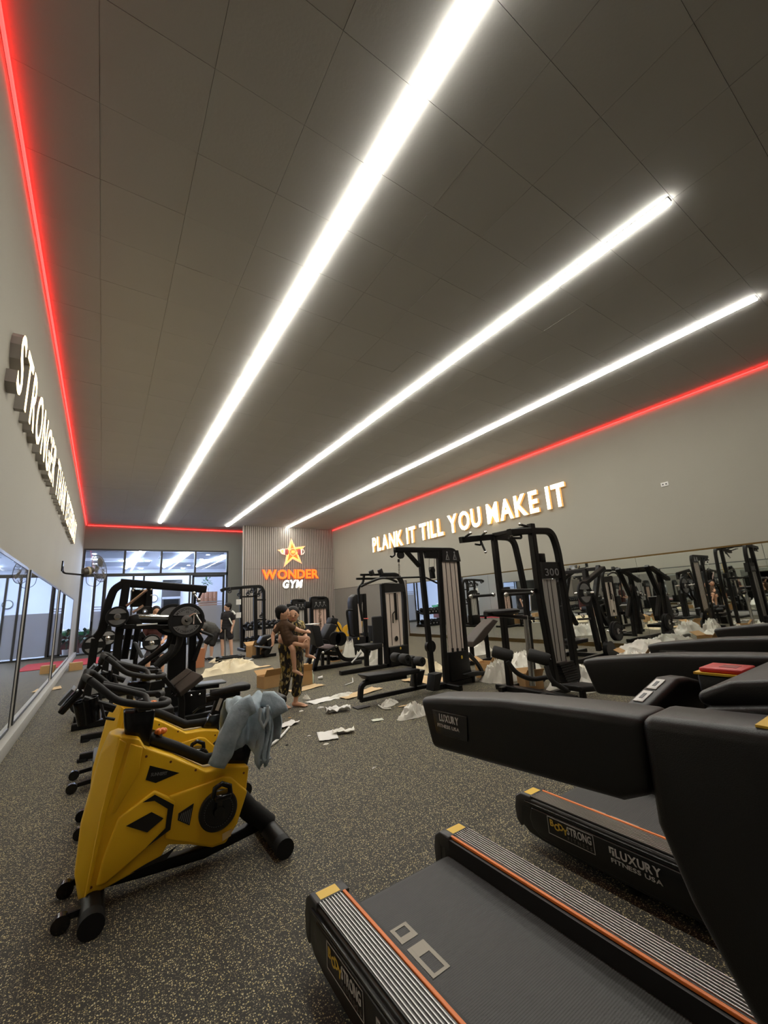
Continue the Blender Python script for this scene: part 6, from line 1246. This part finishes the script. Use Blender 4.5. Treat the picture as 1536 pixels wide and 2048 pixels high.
def heap(name, px, py, rx, ry, h, m, label, cat, seed=0, rough=.35, rot=0., at=None):
    """crumpled film or cloth: a folded mound with ridges"""
    c = Vector((*at, 0)) if at else F(px, py); r = random.Random(seed); big = max(rx, ry) > .1; n, k = (44, 16) if big else (14, 5); rows = []; ph = [r.uniform(0, 6.28) for _ in range(4)]; R2 = Matrix.Rotation(rot, 3, 'Z'); off = Vector((seed*3.7, seed*1.3, 0))
    for i in range(k+1):
        f = i/k; row = []
        for j in range(n):
            a = 2*math.pi*j/n; e = 1+.20*math.sin(2*a+ph[0])+.13*math.sin(3*a+ph[1])+.07*math.sin(5*a+ph[2]); q = f*e
            x, y = q*math.cos(a), q*math.sin(a); P = Vector((x, y, 0))
            rd = 1-abs(NZ.noise(P*2.2+off))*1.8+.45*(1-abs(NZ.noise(P*5.5+off*2))*2)*.6; z = h*(1-f**2.4)*max(.12, .25+.75*rd)
            dx = NZ.noise(P*4+off+Vector((9,0,0)))*.12; dy = NZ.noise(P*4+off+Vector((0,9,0)))*.12
            row.append(c+R2 @ Vector((rx*(x+dx), ry*(y+dy), max(.003, z))))
        rows.append(row)
    m_ = loft(rows); m_.org = Vector(c); o = m_.build(name, m, None, smooth=32); return tag(o, label, cat)
def carton(px, py, w, d, h, rot, label, m=CARD, flaps=True):
    c = F(px, py); t = thing('cardboard_box', c, label, 'box'); R2 = Matrix.Rotation(rot, 3, 'Z'); X_, Y_ = R2 @ Vector((1,0,0)), R2 @ Vector((0,1,0)); Z_ = Vector((0,0,1)); th = .005
    for s in (-1, 1):
        MB().obox(c+X_*s*w/2+Z_*h/2, X_*th, Y_*d/2, Z_*h/2).build('side', m, t); MB().obox(c+Y_*s*d/2+Z_*h/2, X_*w/2, Y_*th, Z_*h/2).build('side', m, t)
    MB().obox(c+Z_*th, X_*w/2, Y_*d/2, Z_*th).build('bottom', m, t)
    if flaps:
        for s, tilt in ((-1, .9), (1, .5)):
            v = (Y_*s*math.cos(tilt)+Z_*math.sin(tilt))*d*.28; MB().obox(c+Y_*s*d/2+Z_*h+v, X_*w/2*.98, v, (v.cross(X_)).normalized()*.003).build('flap', m, t)
    else: MB().obox(c+Z_*h, X_*w/2, Y_*d/2, Z_*th).build('lid', m, t); MB().obox(c+Z_*(h+.006), X_*w/2, Y_*.03, Z_*.0012).build('tape', CARDL, t)
    return t
carton(541, 1373, .42, .30, .22, .15, 'brown cardboard box standing left of the woman, its flaps half open')
carton(607, 1368, .30, .30, .26, -.25, 'small brown cardboard box behind the feet of the woman')
carton(151, 1340, .32, .24, .22, .1, 'brown cardboard box beside the red mat near the mirrors', flaps=False)
carton(975, 1353, .34, .28, .26, .3, 'brown cardboard box between the lat and chin machines')
carton(1062, 1376, .30, .26, .20, -.4, 'low brown cardboard box under the knee pad tower')
carton(514, 1312, .55, .4, .34, .2, 'brown cardboard box at the foot of the cable rack'); carton(668, 1322, .3, .25, .18, .3, 'brown carton under white film behind the seated leg machine'); carton(1275, 1325, .4, .35, .16, .2, 'open carton beside the film heaps beyond the treadmills')
carton(392, 1335, .35, .3, .5, .1, 'upright reddish carton behind the bending man', mat('reddish_card', (.42,.17,.08), .85), False)
sheet('paper_sheet', 655, 1473, .22, .33, -.35, PAPER, 'white instruction leaflet on the floor nearest the jacket side', 'paper', .008, 1)
sheet('paper_sheet', 569, 1453, .38, .16, .35, PAPER, 'curled white paper strip by the loose white hose', 'paper', .02, 2)
sheet('paper_sheet', 642, 1402, .42, .26, .15, PAPER, 'flat white paper sheet right of the bare feet', 'paper', .008, 3)
sheet('paper_sheet', 676, 1423, .34, .16, -.2, PAPER, 'folded white paper in front of the row bench', 'paper', .05, 4)
sheet('paper_sheet', 755, 1441, .15, .10, -.3, mat('pale_green_card', (.60,.62,.52), .8), 'small pale card near the treadmill handrail', 'paper', .004, 5)
sheet('paper_sheet', 687, 1466, .26, .12, -.45, FILM, 'small torn plastic strip next to the leaflet', 'plastic', .03, 6)
sheet('cardboard_sheet', 722, 1387, .85, .26, .28, CARDL, 'flat pale cardboard strip under the row bench', 'cardboard', .01, 7)
sheet('cardboard_sheet', 612, 1377, .7, .3, .3, CARDL, 'flat cardboard sheet lying behind the woman', 'cardboard', .01, 8); sheet('cardboard_sheet', 106, 1378, .3, .5, .1, CARDL, 'flat cardboard piece by the left mirrors', 'cardboard', .01, 9); sheet('cardboard_sheet', 860, 1362, .6, .9, .2, CARDL, 'tall pale cardboard seen between the uprights of the lat machine', 'cardboard', .02, 10); sheet('cardboard_sheet', 806, 1413, .14, .05, -.2, CARDL, 'tiny cardboard slip beside the crumpled bag', 'cardboard', .004, 12); sheet('cardboard_sheet', 507, 1337, .9, .2, .1, CARDL, 'long cardboard strip beside the cream sheet', 'cardboard', .01, 13)
heap('plastic_bag', 828, 1432, .20, .14, .16, FILM, 'crumpled clear plastic bag beside the treadmill handrail', 'plastic', 21); heap('plastic_bag', 778, 1410, .16, .09, .08, FILM, 'small crumpled plastic bag under the row bench', 'plastic', 22); heap('plastic_bag', 683, 1393, .26, .10, .05, FILM, 'crumpled film at the end of the cardboard strip', 'plastic', 23); heap('plastic_bag', 613, 1398, .07, .06, .07, FILM, 'crumpled white ball of film by the bare feet', 'plastic', 24)
heap('foam_sheet', 465, 1342, .75, .42, .26, CREAM, 'large cream packing sheet heaped on the open floor', 'packing', 25, .3, .5); heap('foam_sheet', 448, 1322, .5, .2, .14, CREAM, 'cream packing roll near the bending man', 'packing', 26, .3, .2)
heap('plastic_film', 706, 1318, .36, .22, .52, FILM, 'tall white film heap behind the seated leg machine', 'plastic', 27, .25); heap('plastic_film', 760, 1326, .4, .28, .38, FILM, 'white film heap under the pec fly seat', 'plastic', 28, .3); heap('plastic_film', 1000, 1362, .32, .24, .34, FILM, 'white film heap between the cartons of the chin tower', 'plastic', 29, .3); heap('plastic_film', 1165, 1374, .55, .35, .26, FILM, 'white film heap on the floor below the press machine', 'plastic', 30, .35); heap('plastic_film', 1050, 1342, .42, .34, .34, FILM, 'white film heap behind the carriage post of the chin tower', 'plastic', 31, .3)
heap('plastic_film', 0, 0, .55, .4, .34, FILM, 'long white film heap seen past the chin tower stack', 'plastic', 32, .35, at=(8.3, 8.2)); heap('plastic_film', 1140, 1345, .35, .3, .16, FILM, 'flat white film under the plate loaded press', 'plastic', 33, .35); heap('plastic_film', 850, 1345, .35, .3, .25, CREAM, 'cream film heap behind the lat machine', 'plastic', 34, .3)
heap('plastic_film', 640, 1320, .3, .2, .10, CREAM, 'cream film scrap under the seated leg machine', 'plastic', 35); heap('plastic_film', 0, 0, .6, .45, .32, FILM, 'white film heap on the floor beyond the treadmills', 'plastic', 36, .35, at=(8.0, 4.0)); heap('plastic_film', 0, 0, .45, .6, .28, FILM, 'white film heap against the mirror base', 'plastic', 37, .35, at=(10.2, 4.7))
# white hose, green bottle, bits
c = [F(*p)+Vector((0,0,.018)) for p in ((470,1500),(510,1500),(538,1496),(556,1483),(568,1470),(578,1458))]; one('hose', MB().tube(fillet(c, .3, 5), .014, 8), WHT, c[0], 'thin white hose curving across the floor under the jacket', 'hose', smooth=60)
c = F(624, 1366); t = thing('water_bottle', c, 'pale green plastic bottle standing beside the small carton', 'bottle'); MB().lathe(c, (0,0,1), [(0,0),(0,.035),(.01,.038),(.15,.038),(.19,.018),(.21,.017)], 16).build('bottle_body', mat('pale_green_plastic', (.55,.66,.50), .25), t, smooth=50); MB().lathe(c+Vector((0,0,.21)), (0,0,1), [(0,.02),(.03,.02),(.03,0)], 12).build('cap', WHT, t, smooth=50)
c = F(636, 1360); t = thing('paper_cup', c, 'white paper cup lying next to the green bottle', 'cup'); MB().lathe(c+Vector((0,0,.035)), (.9,-.3,.05), [(0,0),(0,.025),(.09,.035),(.09,.03),(.01,.02)], 16).build('cup_body', WHT, t, smooth=50); MB().lathe(c+Vector((.085,-.028,.04)), (.9,-.3,.05), [(-.004,.034),(-.004,.038),(.004,.038),(.004,.034)], 16, closed=True).build('cup_rim', WHT, t, smooth=50)
for i, (px, py, s, m, lb) in enumerate(((574,1491,.02,RUB,'small black rubber cap on the floor below the white hose'), (579,1436,.025,CARD,'small brown cardboard crumb near the leaflet strip'), (602,1423,.04,FILM,'crushed bit of film in front of the bare feet'), (641,1416,.05,PAPER,'torn paper scrap below the flat sheet'), (618,1472,.02,PAPER,'tiny paper crumb left of the leaflet'), (652,1489,.03,FILM,'thin film scrap below the leaflet'), (748,1536,.02,PAPER,'tiny white crumb on the open floor'), (45,1412,.03,PAPER,'white paper crumb on the floor along the mirror curb'))):
    heap('scrap', px, py, s, s*.6, s*.5, m, lb, 'scrap', 60+i)
pts = [F(*p)+Vector((0,0,.006)) for p in ((420,1345),(470,1335),(505,1318))]; one('wood_batten', MB().bar([pts[0], pts[2]], .07, .02), WHT, pts[0], 'pale batten lying across the cream packing sheet', 'batten')
pts = [F(*p)+Vector((0,0,.012)) for p in ((690,1372),(700,1368),(706,1366),(705,1357))]; one('strap', MB().tube(fillet(pts, .1, 4), .010, 6), WHT, pts[0], 'bent white strap on the floor behind the cardboard strip', 'strap', smooth=60)
pts = [F(*p)+Vector((0,0,.012)) for p in ((757,1412),(768,1420),(782,1419))]; one('strap', MB().tube(fillet(pts, .1, 4), .012, 6), FILM, pts[0], 'crumpled plastic strap in front of the small bag', 'strap', smooth=60)
